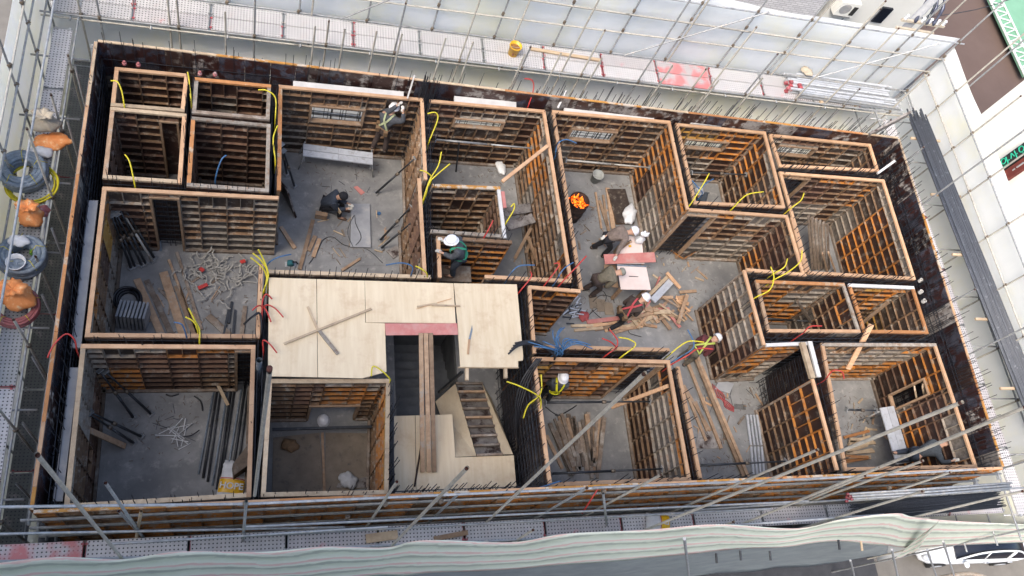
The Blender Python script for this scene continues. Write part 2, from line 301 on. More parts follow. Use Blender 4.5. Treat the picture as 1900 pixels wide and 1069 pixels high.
# stairwell hole in the slab
hx0, hx1 = at(735, 750, 0).x, at(852, 750, 0).x; hy0, hy1 = at(790, 790, 0).y, at(790, 600, 0).y
SX0, SX1, SY0, SY1 = -3.62, 18.62, 3.36, 14.2
g = MB()
for x0, x1, y0, y1 in ((SX0, hx0, SY0, SY1), (hx1, SX1, SY0, SY1), (hx0, hx1, SY0, hy0), (hx0, hx1, hy1, SY1)): g.box(x0, x1, y0, y1, -.2, 0)
struct('floor', g, 'concrete')
g = MB()
for x0, x1, y0, y1 in ((SX0 + .1, SX1 - .1, SY0 + .1, SY0 + .3), (SX0 + .1, SX1 - .1, SY1 - .3, SY1 - .1), (SX0 + .1, SX0 + .3, SY0 + .3, SY1 - .3), (SX1 - .3, SX1 - .1, SY0 + .3, SY1 - .3)): g.box(x0, x1, y0, y1, GZ, -.202)
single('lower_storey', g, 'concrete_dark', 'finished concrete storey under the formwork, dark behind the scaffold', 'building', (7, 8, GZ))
g = MB(); n = 9
for k in range(n):
    y1 = hy0 + (hy1 - hy0) * k / n; y2 = hy0 + (hy1 - hy0) * (k + 1) / n; z = -.17 * (k + 1); g.box(hx0 + .01, hx1 - .01, y1, y2 - .002, z - .5, z)
g.box(hx0 + .01, hx1 - .01, hy1, hy1 + .1, -2.2, -.21); g.box(hx0 - .1, hx0, hy0, hy1, -2.2, -.21); g.box(hx1, hx1 + .1, hy0, hy1, -2.2, -.21)
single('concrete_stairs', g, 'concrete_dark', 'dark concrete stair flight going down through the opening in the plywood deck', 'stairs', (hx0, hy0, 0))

# ------------------------------------------------------------------ formwork
PCACHE = {}
def panel_mesh(w, h, rib, back, ribs=True, flip=False):
    key = (round(w, 2), round(h, 2), rib, back, ribs)
    if key in PCACHE: return PCACHE[key]
    D = .072; T = .011; me = bpy.data.meshes.new('form_panel'); v = []; f = []; mi = []
    def bx(x0, x1, y0, y1, z0, z1, m):
        i = len(v); v.extend([(x0, y0, z0), (x1, y0, z0), (x1, y1, z0), (x0, y1, z0), (x0, y0, z1), (x1, y0, z1), (x1, y1, z1), (x0, y1, z1)])
        f.extend([(i, i+3, i+2, i+1), (i+4, i+5, i+6, i+7), (i, i+1, i+5, i+4), (i+1, i+2, i+6, i+5), (i+2, i+3, i+7, i+6), (i+3, i, i+4, i+7)]); mi.extend([m] * 6)
    g = .003; w2 = w - g; h2 = h - g
    bx(g, w2, 0, .012, g, h2, 1)
    bx(g, w2, -D, -.0005, h2 - T, h2, 0); bx(g, w2, -D, -.0005, g, g + T, 0)
    bx(g, g + T, -D + .002, -.0005, g + T, h2 - T, 0); bx(w2 - T, w2, -D + .002, -.0005, g + T, h2 - T, 0)
    if ribs:
        if h >= w or h > .8:
            nr = max(0, round(h / .3) - 1)
            for k in range(nr): z = h * (k + 1) / (nr + 1); bx(g + T, w2 - T, -D + .006, -.0005, z - T / 2, z + T / 2, 0)
        else:
            nr = max(0, round(w / .3) - 1)
            for k in range(nr): x = w * (k + 1) / (nr + 1); bx(x - T / 2, x + T / 2, -D + .006, -.0005, g + T, h2 - T, 0)
    me.from_pydata(v, [], f); me.materials.append(M[rib]); me.materials.append(M[back]); me.polygons.foreach_set('material_index', mi); me.update(); PCACHE[key] = me; return me
PAL_OLD = [('rib_tan', 'back_mid', 4), ('rib_grey', 'back_mid', 3), ('rib_grey', 'back_grey', 1.2), ('rib_brown', 'back_dark', 3), ('rib_tan', 'back_dark', 3), ('rib_orange', 'back_dark', .7)]
PAL_MIX = [('rib_orange', 'back_dark', 3.6), ('rib_grey', 'back_grey', 3), ('rib_tan', 'back_mid', 2.5), ('rib_tan', 'back_dark', 2.5), ('rib_brown', 'back_dark', 1.5)]
PAL_NEW = [('rib_orange', 'back_dark', 3.6), ('rib_grey', 'back_mid', 1.5), ('rib_tan', 'back_mid', 2), ('rib_yellow', 'back_mid', 1), ('rib_brown', 'back_dark', 2)]
PAL_DARK = [('rib_brown', 'back_dark', 5), ('rib_tan', 'back_dark', 2), ('rib_grey', 'back_mid', 1)]
PAL_OUT = [('rib_orange', 'film_wet_sheen', 5), ('rib_orange', 'film_brown', 5), ('rib_tan', 'film_stained', 2.2), ('rib_orange', 'back_dark', 1)]
def pick(pal): return rnd.choices(pal, [p[2] for p in pal])[0][:2]
def panels(parent, root, a, b, rows, pal, openings=(), sink=0.0, persist=.6):
    """form panels along a->b, ribs on the right-hand side of the direction"""
    e = b - a; e.z = 0; L = e.length; e = e / L; rz = math.atan2(e.y, e.x); o0 = root_loc(root)
    xs = [0.]; k = .6 * rnd.random() + .3
    while k < L - .12: xs.append(k); k += .6
    for o in openings: xs += [o[0], o[1]]
    xs.append(L); xs = sorted(x for x in xs if 0 <= x <= L); q = [xs[0]]
    keep = [v for o in openings for v in o[:2]] + [L]
    for x in xs[1:]:
        if x - q[-1] < .1:
            if x in keep and q[-1] not in keep and len(q) > 1: q[-1] = x
            elif x in keep: q.append(x)
            continue
        q.append(x)
    cur = {}
    for x0, x1 in zip(q[:-1], q[1:]):
        if x1 - x0 < .03: continue
        ops = [o for o in openings if o[0] < (x0 + x1) / 2 < o[1]]
        rr = list(rows)
        if len(rr) == 3 and rr[0][0] == 0 and rnd.random() < .3: rr = rnd.choice(([(0, .9), (.9, 2.1), (2.1, rr[2][1])], [(0, .6), (.6, 1.2), (1.2, 2.4), rr[2]], [(0, 1.5), (1.5, 2.1), (2.1, rr[2][1])]))
        for o in ops:
            nr = []
            for z0, z1 in rr:
                if z1 <= o[2] + .01 or z0 >= o[3] - .01: nr.append((z0, z1)); continue
                if z0 < o[2] - .05: nr.append((z0, o[2]))
                if z1 > o[3] + .05: nr.append((o[3], z1))
            rr = nr
        for ri, (z0, z1) in enumerate(rr):
            if ri not in cur or rnd.random() > persist: cur[ri] = pick(pal)
            rib, back = cur[ri]
            me = panel_mesh(x1 - x0, z1 - z0, rib, back)
            p = a + e * x0; obj('form_panel', me, parent, (p.x - o0.x, p.y - o0.y, z0 - o0.z), (0, 0, rz))
def wallside(root, a, b, z0=0., ztop=H, pal=PAL_OLD, openings=(), rail='pine', railw=.088, doorframe=True, idx=0, tilt=0, railz=0.):
    """one side of a room box; returns its wall_form part"""
    e = b - a; e.z = 0; L = e.length; e = e / L; nr = Vector((e.y, -e.x, 0))
    ops = []
    for o in openings:
        if len(o) == 4 and isinstance(o[0], tuple) is False: ops.append(o)
    m = MB(); A = Vector((a.x, a.y, 0)); B = Vector((b.x, b.y, 0))
    def seg(u0, u1):
        m.bar(A + e * u0 + nr * .10 + V(0, 0, .045), A + e * u1 + nr * .10 + V(0, 0, .045), .06, .08)
    us = [0.] + sorted(v for o in ops if o[2] < .1 for v in (max(0, o[0]), min(L, o[1]))) + [L]
    for k in range(0, len(us) - 1, 2):
        if us[k + 1] - us[k] > .05: seg(us[k], us[k + 1])
    m.bar(A + nr * .04 + e * .03 + V(0, 0, .1), A + nr * .04 + e * .03 + V(0, 0, ztop - .07), .05, .05, up=e) if L > .2 else None
    wf = part('wall_form', m, 'timber_old', root)
    rows = [(z0, z0 + 1.2), (z0 + 1.2, z0 + 2.4), (z0 + 2.4, ztop - .062)] if ztop - z0 > 2.5 else [(z0, ztop - .062)]
    panels(wf, root, A, B, rows, pal, ops)
    # top rail in one or two lengths
    t = MB(); n = 1 if L < 2.2 else 2; cut = L * rnd.uniform(.35, .65); zz = ztop - .03 - idx * .003 + railz
    if rail:
        pts = [0, L] if n == 1 else [0, cut, L]
        for k in range(n): t.bar(A + e * (pts[k] + (.004 if k else 0)) + nr * (railw / 2) + V(0, 0, zz), A + e * pts[k + 1] + nr * (railw / 2) + V(0, 0, zz + rnd.uniform(-.004, .004)), railw, .056)
        part('top_rail', t, rail, wf)
    for o in ops:
        fm = MB(); c = nr * .05
        for u in (o[0] + .025, o[1] - .025):
            if .03 < u < L - .03: fm.bar(A + e * u + c + V(0, 0, max(o[2], .0) + .01), A + e * u + c + V(0, 0, o[3]), .05, .12, up=nr)
        u0, u1 = max(0, o[0]), min(L, o[1])
        fm.bar(A + e * (u0 + .051) + c + V(0, 0, o[3] - .025), A + e * (u1 - .051) + c + V(0, 0, o[3] - .025), .12, .05)
        if o[2] > .2: fm.bar(A + e * (u0 + .051) + c + V(0, 0, o[2] + .025), A + e * (u1 - .051) + c + V(0, 0, o[2] + .025), .12, .05)
        part('opening_frame', fm, 'timber_mid', wf)
    return wf
def winop(a, b, p1, p2):
    u0, z1 = segplane(a, b, *p1); u1, z0 = segplane(a, b, *p2); return (u0, u1, max(z0, 0), z1)
N_OPEN = []
def room(label, pts, sides='NESW', pal=PAL_OLD, win=None, door=None, rails={}, pals={}, cat='room formwork', doors={}):
    P4 = [at(x, y, H) for x, y in pts]
    c = sum((Vector(p) for p in P4), Vector()) / 4
    t = thing('room_formwork', label, cat, (c.x, c.y, 0), 'timber-capped room formwork boxes')
    for i, s in enumerate('NESW'):
        if s not in sides: continue
        a, b = P4[i], P4[(i + 1) % 4]; ops = []
        if s == 'N' and win:
            o = winop(a, b, *win); ops.append(o); N_OPEN.append((a.x + o[0], a.x + o[1], o[2], o[3]))
        for dd in doors.get(s, ()):
            if isinstance(dd[0], tuple): u0, _ = segplane(a, b, *dd[0]); u1, _ = segplane(a, b, *dd[1]); ops.append((u0, u1, 0, dd[2] if len(dd) > 2 else 2.35))
            else: ops.append(dd)
        ops = [(max(o[0], -.01), min(o[1], (b - a).length + .01), o[2], o[3]) for o in ops]
        wallside(t, a, b, pal=pals.get(s, pal), openings=ops, rail=rails.get(s, 'pine'), idx=i)
    return t
room('small formwork box in the far left corner, yellow tube over its left side', [(213,124),(350,137),(342,207),(205,196)], pal=PAL_DARK, rails=dict(S='pine_pale'))
room('dark formwork box below the far left corner box with a doorway in its back wall', [(205,198),(346,211),(337,340),(190,330)], pal=PAL_DARK, rails=dict(W='timber_mid', N='pine_pale', S='pine_pale'), doors=dict(N=[((297,230),(333,233),2.45)]))
room('small formwork box with weathered white cap left of the room with the aluminium bench', [(361,143),(503,157),(500,222),(356,209)], pal=PAL_DARK, rails=dict(N='pine_orange', E='rib_grey', S='timber_old', W='rib_grey'))
room('formwork box with worn white caps and a blue tube inside', [(355,216),(502,230),(499,356),(346,345)], pal=PAL_DARK, rails=dict(N='rib_grey', E='rib_grey', S='rib_grey', W='pine_orange'))
room('large bedroom formwork where the worker stands on the aluminium bench', [(517,157),(786,182),(793,333),(514,352)], 'NEW', pal=PAL_OLD, win=((576,190),(672,229)), rails=dict(W='pine_orange'))
room('left room formwork with a doorway in its back wall and props leaning in the corner', [(190,346),(517,364),(475,627),(157,625)], 'NSW', pal=PAL_OLD, rails=dict(N='pine', W='pine'), pals=dict(W=PAL_NEW), doors=dict(N=[((278,366),(334,369),2.5)]))
room('near left corner room formwork with bare wet floor and white offcuts', [(150,638),(474,640),(466,922),(118,944)], pal=PAL_MIX, pals=dict(N=PAL_NEW, W=PAL_MIX), rails=dict(W='pine_pale', S='pine_pale'), doors=dict(N=[(2.9, 4.3, 0, 2.55)]))
room('lift shaft formwork with plywood sheets on its floor beside the stairs', [(497,703),(724,703),(721,917),(484,922)], 'NESW', pal=PAL_OLD, pals=dict(E=PAL_NEW), rails=dict(N='pine_pale', W='pine_pale', E='pine_pale', S='pine_pale'), doors=dict(N=[(.95, 2.1, 0, 1.1)]))
room('formwork room behind the bathroom box with a diagonal timber brace', [(797,184),(1012,204),(1062,518),(806,338)], 'NE', pal=PAL_OLD, pals=dict(E=PAL_MIX), win=((843,214),(930,238)))
room('bathroom formwork box with two-coloured caps left of the diagonal brace', [(802,341),(928,346),(940,441),(799,431)], 'NES', pal=PAL_OLD, rails=dict(N='edge_orange', E='foam_white', S='rib_grey'))
room('narrow closet formwork where the worker in green harness leans', [(810,437),(950,446),(1062,523),(813,514)], 'NW', pal=PAL_OLD, pals=dict(N=PAL_NEW), rails=dict(N='rib_tan', W='pine'))
room('small corner formwork box on the right of the plywood deck', [(979,529),(1077,537),(1077,600),(989,655)], 'NW', pal=PAL_NEW)
room('formwork room with the burning barrel, orange panels on its right wall', [(1024,204),(1244,224),(1279,388),(1076,537)], 'NEW', pal=PAL_OLD, pals=dict(E=PAL_MIX), win=((1060,234),(1132,262)))
room('formwork room where the worker in a pale blue hard hat crouches', [(1254,228),(1421,244),(1458,386),(1288,378)], pal=PAL_NEW, pals=dict(E=PAL_MIX), win=((1273,253),(1338,277)), doors=dict(S=[(1.3, 2.2, 0, 2.5)]))
room('formwork room with an open doorway and orange panels on its back wall', [(1279,386),(1462,399),(1494,508),(1360,480)], 'NE', pal=PAL_MIX, doors=dict(N=[(.02, .95, 0, 2.5)]), rails=dict(E='pine'))
room('shallow formwork box near the far right corner', [(1427,248),(1616,267),(1632,318),(1447,309)], pal=PAL_OLD, win=((1445,265),(1498,289)))
room('tall formwork room below the shallow box at the far right', [(1446,318),(1641,333),(1700,519),(1500,508)], pal=PAL_MIX, doors=dict(N=[(.02, 1.15, 0, 2.55)]))
room('formwork box with weathered boards on its right wall beside the long orange-panelled hall wall', [(1402,519),(1567,525),(1598,617),(1425,616)], pal=PAL_MIX, rails=dict(N='pine_orange', E='rib_grey', W='timber_mid'))
room('formwork box with orange panels at the right edge below the tall room', [(1574,526),(1696,531),(1724,619),(1604,617)], pal=PAL_NEW, rails=dict(N='foam_white', S='pine_orange', W='pine_orange', E='pine_orange'), pals=dict(E=PAL_NEW))
room('near right corner room formwork with the crouching worker in a navy beanie', [(1524,636),(1737,637),(1815,868),(1568,874)], pal=PAL_MIX, rails=dict(N='rib_grey'), doors=dict(E=[(.75, 1.25, .5, 2.0)]))
room('formwork room full of old planks behind the worker in the yellow harness', [(988,662),(1243,668),(1283,892),(1018,903)], pal=PAL_MIX, pals=dict(N=PAL_NEW), doors=dict(N=[(2.75, 3.45, 0, 2.5)]))
def wall1(label, p, q, pal=PAL_MIX, rail='pine', z0=0., openings=()):
    a, b = at(*p, H), at(*q, H); c = (a + b) / 2; t = thing('wall_formwork', label, 'wall formwork', (c.x, c.y, 0), 'single formwork walls')
    wallside(t, a, b, pal=pal, rail=rail, openings=openings); return t
wall1('right wall formwork of the large bedroom, jogged in behind two slanting props', (781,331), (792,512), PAL_OLD)
wall1('low-lit wall formwork capped with pine along the back of the plywood deck', (800,517), (499,507), PAL_OLD, 'pine_pale')
wall1('hall wall formwork capped with pine behind the worker in the yellow harness', (1243,652), (994,646), PAL_OLD)
wall1('short pine-capped wall formwork right of the room full of old planks', (1297,888), (1255,680), PAL_OLD)
wall1('long hall wall formwork with orange and grey panels right of the scrap heap', (1384,501), (1421,640), PAL_MIX)
wall1('hall wall formwork cap running back along the box right of the scrap heap', (1497,512), (1386,503), PAL_OLD)
wall1('short wall formwork with orange and yellow panels below the long hall wall', (1421,637), (1497,634), PAL_NEW, 'foam_white')
wall1('wall formwork with grey and orange panels left of the stacked pine battens', (1511,703), (1557,872), PAL_MIX)
wall1('pine-capped wall formwork left of the plywood deck', (474,627), (481,490), PAL_OLD)
wall1('wall formwork facing the hall between the two rooms at the bottom right', (1472,403), (1499,505), PAL_OLD)
wall1('bottom wall formwork of the closet room with red and blue tubes over it', (1060,524), (900,516), PAL_OLD)

# outer ring of formwork, ribs outside
ZO = 3.05
NW, NE, SE, SW = at(181, 77, ZO), at(1667, 257, ZO), at(1860, 866, ZO), at(62, 946, ZO)
rows_o = [(-.55, .65), (.65, 1.85), (1.85, 3.03)]
def outer(label, a, b, name, pal=PAL_OUT, openings=(), walers=True):
    c = (a + b) / 2; t = thing('outer_formwork', label, 'wall formwork', (c.x, c.y, 0)); e = b - a; e.z = 0; L = e.length; e /= L; nr = Vector((e.y, -e.x, 0)); A = Vector((a.x, a.y, 0))
    panels(t, t, A, Vector((b.x, b.y, 0)), rows_o, pal, openings, persist=.2)
    k = 0; u = 0
    while u < L:
        l = min(rnd.choice((1.2, 1.8, 2.4)), L - u); m = MB(); z = ZO - .014 + rnd.uniform(-.006, .006)
        m.bar(A + e * (u + .003) + nr * .03 + V(0, 0, z), A + e * (u + l - .003) + nr * .03 + V(0, 0, z), .06, .03); part('edge_strip', m, rnd.choice(('edge_orange', 'edge_orange', 'pine_orange', 'pine', 'pine_pale')), t); u += l
    if walers:
        for z in (.2, 1.1, 1.95, 2.72):
            for dz in (-.035, .035):
                m = MB(); m.tube([A + e * -.25 + nr * .115 + V(0, 0, z + dz), A + e * (L + .2) + nr * .115 + V(0, 0, z + dz)], .024, 8); part('waler_pipe', m, 'galv', t, True)
    return t
def ops_between(a, b, lst):     # the north openings seen from the outside (a->b runs backwards)
    e = (b - a); e.z = 0; L = e.length; return [(abs(a.x - x1) - .1, abs(a.x - x0) + .1, z0 - .75, z1 - .25) for x0, x1, z0, z1 in lst]
outer('long dark outer formwork along the far side with a thin orange top edge', NE, NW, 'n', openings=ops_between(NE, NW, N_OPEN))
outer('outer formwork on the left side beside the walkway with the hose coils', NW, SW, 'w')
outer('outer formwork along the near side, orange ribs and steel pipes on its outside', SW, SE, 's', [('rib_orange', 'back_dark', 5), ('rib_tan', 'back_dark', 1)])
outer('outer formwork on the right side, cement-stained, beside the grey conduit pile', SE, NE, 'e')

# ------------------------------------------------------------------ reinforcing mats in the wall gaps
def rebar(label, pts, z0=0., top=(.15, .5), sp=.2, off=.05, z=H, lean=.03, horiz=.3):
    W_ = [at(x, y, z) if len((x, y)) == 2 else None for x, y in pts]; W_ = [Vector((p.x, p.y, 0)) for p in W_]
    m = MB()
    for a, b in zip(W_[:-1], W_[1:]):
        e = (b - a); L = e.length; e /= L; nr = Vector((e.y, -e.x, 0)); n = int(L / sp)
        for s in (-off, off):
            for k in range(n + 1):
                u = k * sp + rnd.uniform(-.07, .07) + (.08 if s > 0 else 0)
                if not 0 < u < L: continue
                p = a + e * u + nr * s; t = rnd.uniform(*top)
                if rnd.random() < .4: t *= .3
                if rnd.random() < .12: continue
                q = p + V(rnd.gauss(0, lean), rnd.gauss(0, lean), z + t); mid = p + (q - p) * .75 + V(rnd.gauss(0, .012), rnd.gauss(0, .012), 0)
                m.tube([p + V(0, 0, z0), mid, q], .0085, 4, False)
            zz = z0 + .15
            while zz < z + .02: m.tube([a + nr * s + V(0, 0, zz), b + nr * s + V(0, 0, zz + rnd.uniform(-.02, .02))], .0085, 4, False); zz += horiz
    return single('rebar_mat', m, 'rebar', label, 'reinforcing bars', W_[0], 'reinforcing bar mats standing in the wall gaps')
for lb, pts in (('between the two pairs of small boxes at the far left', [(354,137),(342,342)]), ('left of the bedroom with the aluminium bench', [(510,158),(507,345)]), ('behind the left room with the leaning props', [(192,339),(498,357)]),
        ('between the left room and the near left corner room', [(157,631),(474,634)]), ('along the left edge of the plywood deck and the lift shaft', [(488,495),(475,925)]),
        ('beside the worker standing on the bench', [(792,182),(800,332)]), ('between the bedroom and the closet worker', [(795,345),(801,512)]), ('left of the room with the burning barrel', [(1018,204),(1070,528)]), ('between the barrel room and the pale blue hard hat', [(1249,225),(1283,382)]),
        ('left of the shallow box and the tall room at the right', [(1425,242),(1458,320),(1495,505)]), ('below the room with the pale blue hard hat', [(1287,382),(1460,393)]), ('between the shallow box and the tall room', [(1447,313),(1640,326)]),
        ('below the tall room at the right', [(1395,509),(1702,524)]), ('between the two boxes below the tall room', [(1571,528),(1602,615)]), ('above the near right corner room', [(1425,627),(1728,630)]), ('beside the stacked pine battens', [(1508,645),(1563,872)]),
        ('right of the room full of old planks', [(1248,668),(1289,890)]), ('behind the room full of old planks', [(992,656),(1243,661)]), ('behind the plywood deck, left part', [(500,510),(800,520)]), ('behind the plywood deck, right part', [(902,521),(1070,531)]),
        ('between the stairs and the worker in the yellow harness', [(980,658),(1009,900)]), ('between the lift shaft and the stair landing', [(728,706),(728,915)]), ('beside the small corner box on the deck edge', [(972,536),(984,655)]), ('left of the long orange-panelled hall wall box', [(1393,520),(1423,628)]), ('below the bathroom box', [(801,435),(945,443)])):
    rebar('dark reinforcing bar mat ' + lb, pts, sp=.14 if any(w_ in lb for w_ in ('stairs', 'landing', 'barrel', 'tall room', 'closet')) else .18, horiz=.22)
rebar('reinforcing bar mat along the far outer wall', [(190,98),(1000,185)], top=(.3, .8), sp=.22, z=H)
rebar('denser reinforcing bar mat along the right end of the far outer wall', [(1000,183),(1650,259)], top=(.35, .85), sp=.12, lean=.05)
rebar('reinforcing bar mat along the left outer wall', [(185,110),(92,935)], top=(.25, .5), sp=.16)
rebar('reinforcing bar mat along the right outer wall', [(1648,275),(1750,600),(1835,862)], top=(.35, .95), sp=.11, lean=.04)
rebar('reinforcing bar mat along the near outer wall', [(90,938),(1822,872)], top=(.3, .5), sp=.2)
rebar('reinforcing bars on the near edge of the stair landing', [(724,915),(1010,903)], top=(.3, .6), sp=.13)
# a dense starter column where the far wall meets the two bedrooms
m = MB()
for k in range(26):
    p = at(790 + rnd.uniform(-14, 16), 180 + rnd.uniform(-8, 8), H); p.z = 0; m.tube([p, p + V(rnd.gauss(0, .05), rnd.gauss(0, .05), 3.1 + rnd.random() * .5)], .009, 4, False)
single('rebar_column', m, 'rebar', 'bundle of tall column bars between the first two bedrooms at the far wall', 'reinforcing bars')

# insulation boards lying on the wall gap over the window heads
def strip(label, pts, z, m='foam_white', t=.08):
    P4 = [at(x, y, z) for x, y in pts]; b = MB(); b.slab([(p.x, p.y) for p in P4], z - t, z); single('insulation_board', b, m, label, 'insulation board', P4[0], 'insulation boards in the outer wall gap')
strip('white insulation board over the bedroom window beside the standing worker', [(544,150),(749,170),(749,180),(544,160)], 2.66)
strip('white insulation board above the window behind the diagonal brace', [(843,178),(958,189),(958,200),(843,190)], 2.66)
strip('white insulation board over the window of the burning barrel room', [(1047,198),(1213,214),(1214,224),(1047,207)], 2.66)
strip('white insulation board over the window of the pale blue hard hat room', [(1282,220),(1377,229),(1377,238),(1282,229)], 2.66)
strip('white insulation board over the far right window', [(1452,238),(1542,246),(1543,256),(1452,247)], 2.66)
strip('grey insulation strip left of the room with the leaning props', [(165,372),(182,372),(150,645),(131,645)], 2.5, 'foam_grey')
strip('grey insulation strip left of the near left corner room', [(130,682),(146,682),(116,930),(98,930)], 2.5, 'foam_grey')
# ------------------------------------------------------------------ scaffolding (each side one clamped-together thing)
def pole(sc, p, q, m='pipe_tan', r=.026, name='pole', open_end=True):
    b = MB(); b.tube([p, q], r, 8, False); o = part(name, b, m, sc, True)
    if open_end:
        d = (Vector(q) - Vector(p)).normalized(); c = MB(); c.tube([Vector(q) - d * .05, Vector(q) + d * .001], [r * 1.04, r * 1.06], 8, False); c.tube([Vector(q) - d * .05, Vector(q) - d * .045], r * .95, 8); part('pipe_end', c, 'rust_end', o, True)
    return o
def coupler(sc, p, ax=(0, 0, 1)):
    b = MB(); p = Vector(p); a = Vector(ax); b.tube([p - a * .045, p + a * .045], .042, 7); t = a.orthogonal().normalized() * .05; b.tube([p - t, p + t], .03, 6); part('coupler', b, 'coupler', sc)
YN0, YN1, XE0, XE1, XW0, XW1, YS0, YS1 = 15.7, 16.75, 19.35, 20.95, -4.3, -5.15, 3.15, 2.45
# --- far side
n_sc = thing('scaffold', 'pipe scaffold with long ledgers along the far side in front of the white sheeting', 'scaffold', (8, 16, GZ))
xs = [-4.6 + 1.83 * k for k in range(15)]
for k, x in enumerate(xs):
    h = 5.2 + (k % 3) * .9; pole(n_sc, (x, YN1, GZ), (x + .03, YN1, h), 'galv'); x2 = x + .72
    pole(n_sc, (x2, YN0, GZ), (x2, YN0, (2.9, 3.9, 6.4)[k % 3]), 'pipe_tan' if k % 2 else 'galv')
    b = MB(); b.tube([(x + .06, YN0 - .15, 1.94), (x + .06, YN1 + .1, 1.94)], .024, 8); part('transom', b, 'galv', n_sc, True)
    for z in (2.0, 2.95, 3.75, 4.4): coupler(n_sc, (x, YN1 - .04, z))
    coupler(n_sc, (x2, YN0 - .04, 2.03))
for y, z, m in ((YN0 - .05, 2.03, 'galv'), (YN0 - .05, 1.9, 'pipe_tan'), (YN1 - .055, 1.98, 'galv'), (YN1 - .055, 2.75, 'pipe_tan'), (YN1 - .055, 3.6, 'galv'), (YN1 - .11, 3.66, 'pipe_tan'), (YN1 - .055, 4.38, 'galv'), (YN0 - .05, .1, 'galv')):
    x = -5.2
    while x < 20.9:
        l = min(rnd.choice((6., 4., 5.)), 21.1 - x)
        pole(n_sc, (x, y, z + (0 if z != 2.75 else (x) * .012)), (x + l + .12, y, z + (0 if z != 2.75 else (x + l) * .012)), m, .025, 'ledger', False); x += l
for k, (x, h, y) in enumerate(((1.2, 5.8, YN1 - .12), (3.4, 4.9, YN0 + .02), (6.9, 6.6, YN1 - .12), (8.3, 5.2, YN0 + .03), (11.9, 6.9, YN1 - .12), (13.1, 4.8, YN0), (15.6, 7.2, YN1 - .12), (17.4, 5.5, YN0 + .04), (19.6, 6.4, YN1 - .12), (-2.3, 5.0, YN0))): pole(n_sc, (x, y, GZ), (x + .05, y, h), 'pipe_tan')
for a, c in (((2.0, YN1 - .2, 2.1), (5.2, YN1 - .2, 4.7)), ((10.4, YN1 - .2, 2.1), (13.9, YN1 - .2, 4.6)), ((17.0, YN1 - .2, 2.1), (20.2, YN1 - .2, 4.4))): pole(n_sc, a, c, 'galv', .024, 'diagonal', False)
# --- right side
e_sc = thing('scaffold', 'pipe scaffold on the right side holding the grey conduit pile', 'scaffold', (20, 9, GZ))
for k in range(9):
    y = 15.3 - 1.6 * k; pole(e_sc, (XE1, y, GZ), (XE1, y, (6.8, 5.6, 6.2)[k % 3]), 'pipe_tan'); pole(e_sc, (XE0, y - .35, GZ), (XE0, y - .35, (2.5, 3.3, 7.0)[k % 3]), 'galv')
    b = MB(); b.tube([(XE0 - .25, y + .07, 1.94), (XE1 + (.5 if k == 2 else .1), y + .07, 1.94)], .024, 8); part('transom', b, 'galv', e_sc, True)
    for z in (2.0, 2.95, 3.75): coupler(e_sc, (XE1 - .04, y, z))
for x, z, m in ((XE0, 2.0, 'galv'), (XE0, 1.2, 'galv'), (XE1 - .06, 2.0, 'galv'), (XE1 - .06, 2.95, 'pipe_tan'), (XE1 - .06, 3.75, 'galv'), (XE0, .1, 'galv')):
    y = 16.6
    while y > 2.2: l = min(rnd.choice((6., 5.)), y - 1.9); pole(e_sc, (x, y, z), (x, y - l, z), m, .025, 'ledger', False); y -= l + .001
# --- left side
w_sc = thing('scaffold', 'pipe scaffold on the left side around the hose coils and sacks', 'scaffold', (-5, 9, GZ))
for k in range(9):
    y = 16.2 - 1.75 * k; pole(w_sc, (XW1, y, GZ), (XW1 + .02, y, (5.2, 4.4, 6.6)[k % 3]), 'galv'); pole(w_sc, (XW0, y - .5, GZ), (XW0, y - .5, (4.6, 2.6, 3.4)[k % 3]), 'pipe_tan')
    b = MB(); b.tube([(XW1 - .1, y - .07, 1.94), (XW0 + .3, y - .07, 1.94)], .024, 8); part('transom', b, 'galv', w_sc, True)
    for z in (2.0, 2.95, 3.6): coupler(w_sc, (XW1 + .04, y, z))
    coupler(w_sc, (XW0, y - .5, 2.03))
for x, z, m in ((XW0 - .05, 2.0, 'galv'), (XW1 + .055, 2.0, 'galv'), (XW1 + .055, 2.95, 'galv'), (XW1 + .055, 3.5, 'pipe_tan'), (XW0, .1, 'galv'), (XW0 - .05, 4.1, 'galv')):
    y = 16.9
    while y > 2.3: l = min(rnd.choice((6., 5.)), y - 2.0); pole(w_sc, (x, y, z), (x, y - l, z), m, .025, 'ledger', False); y -= l + .001
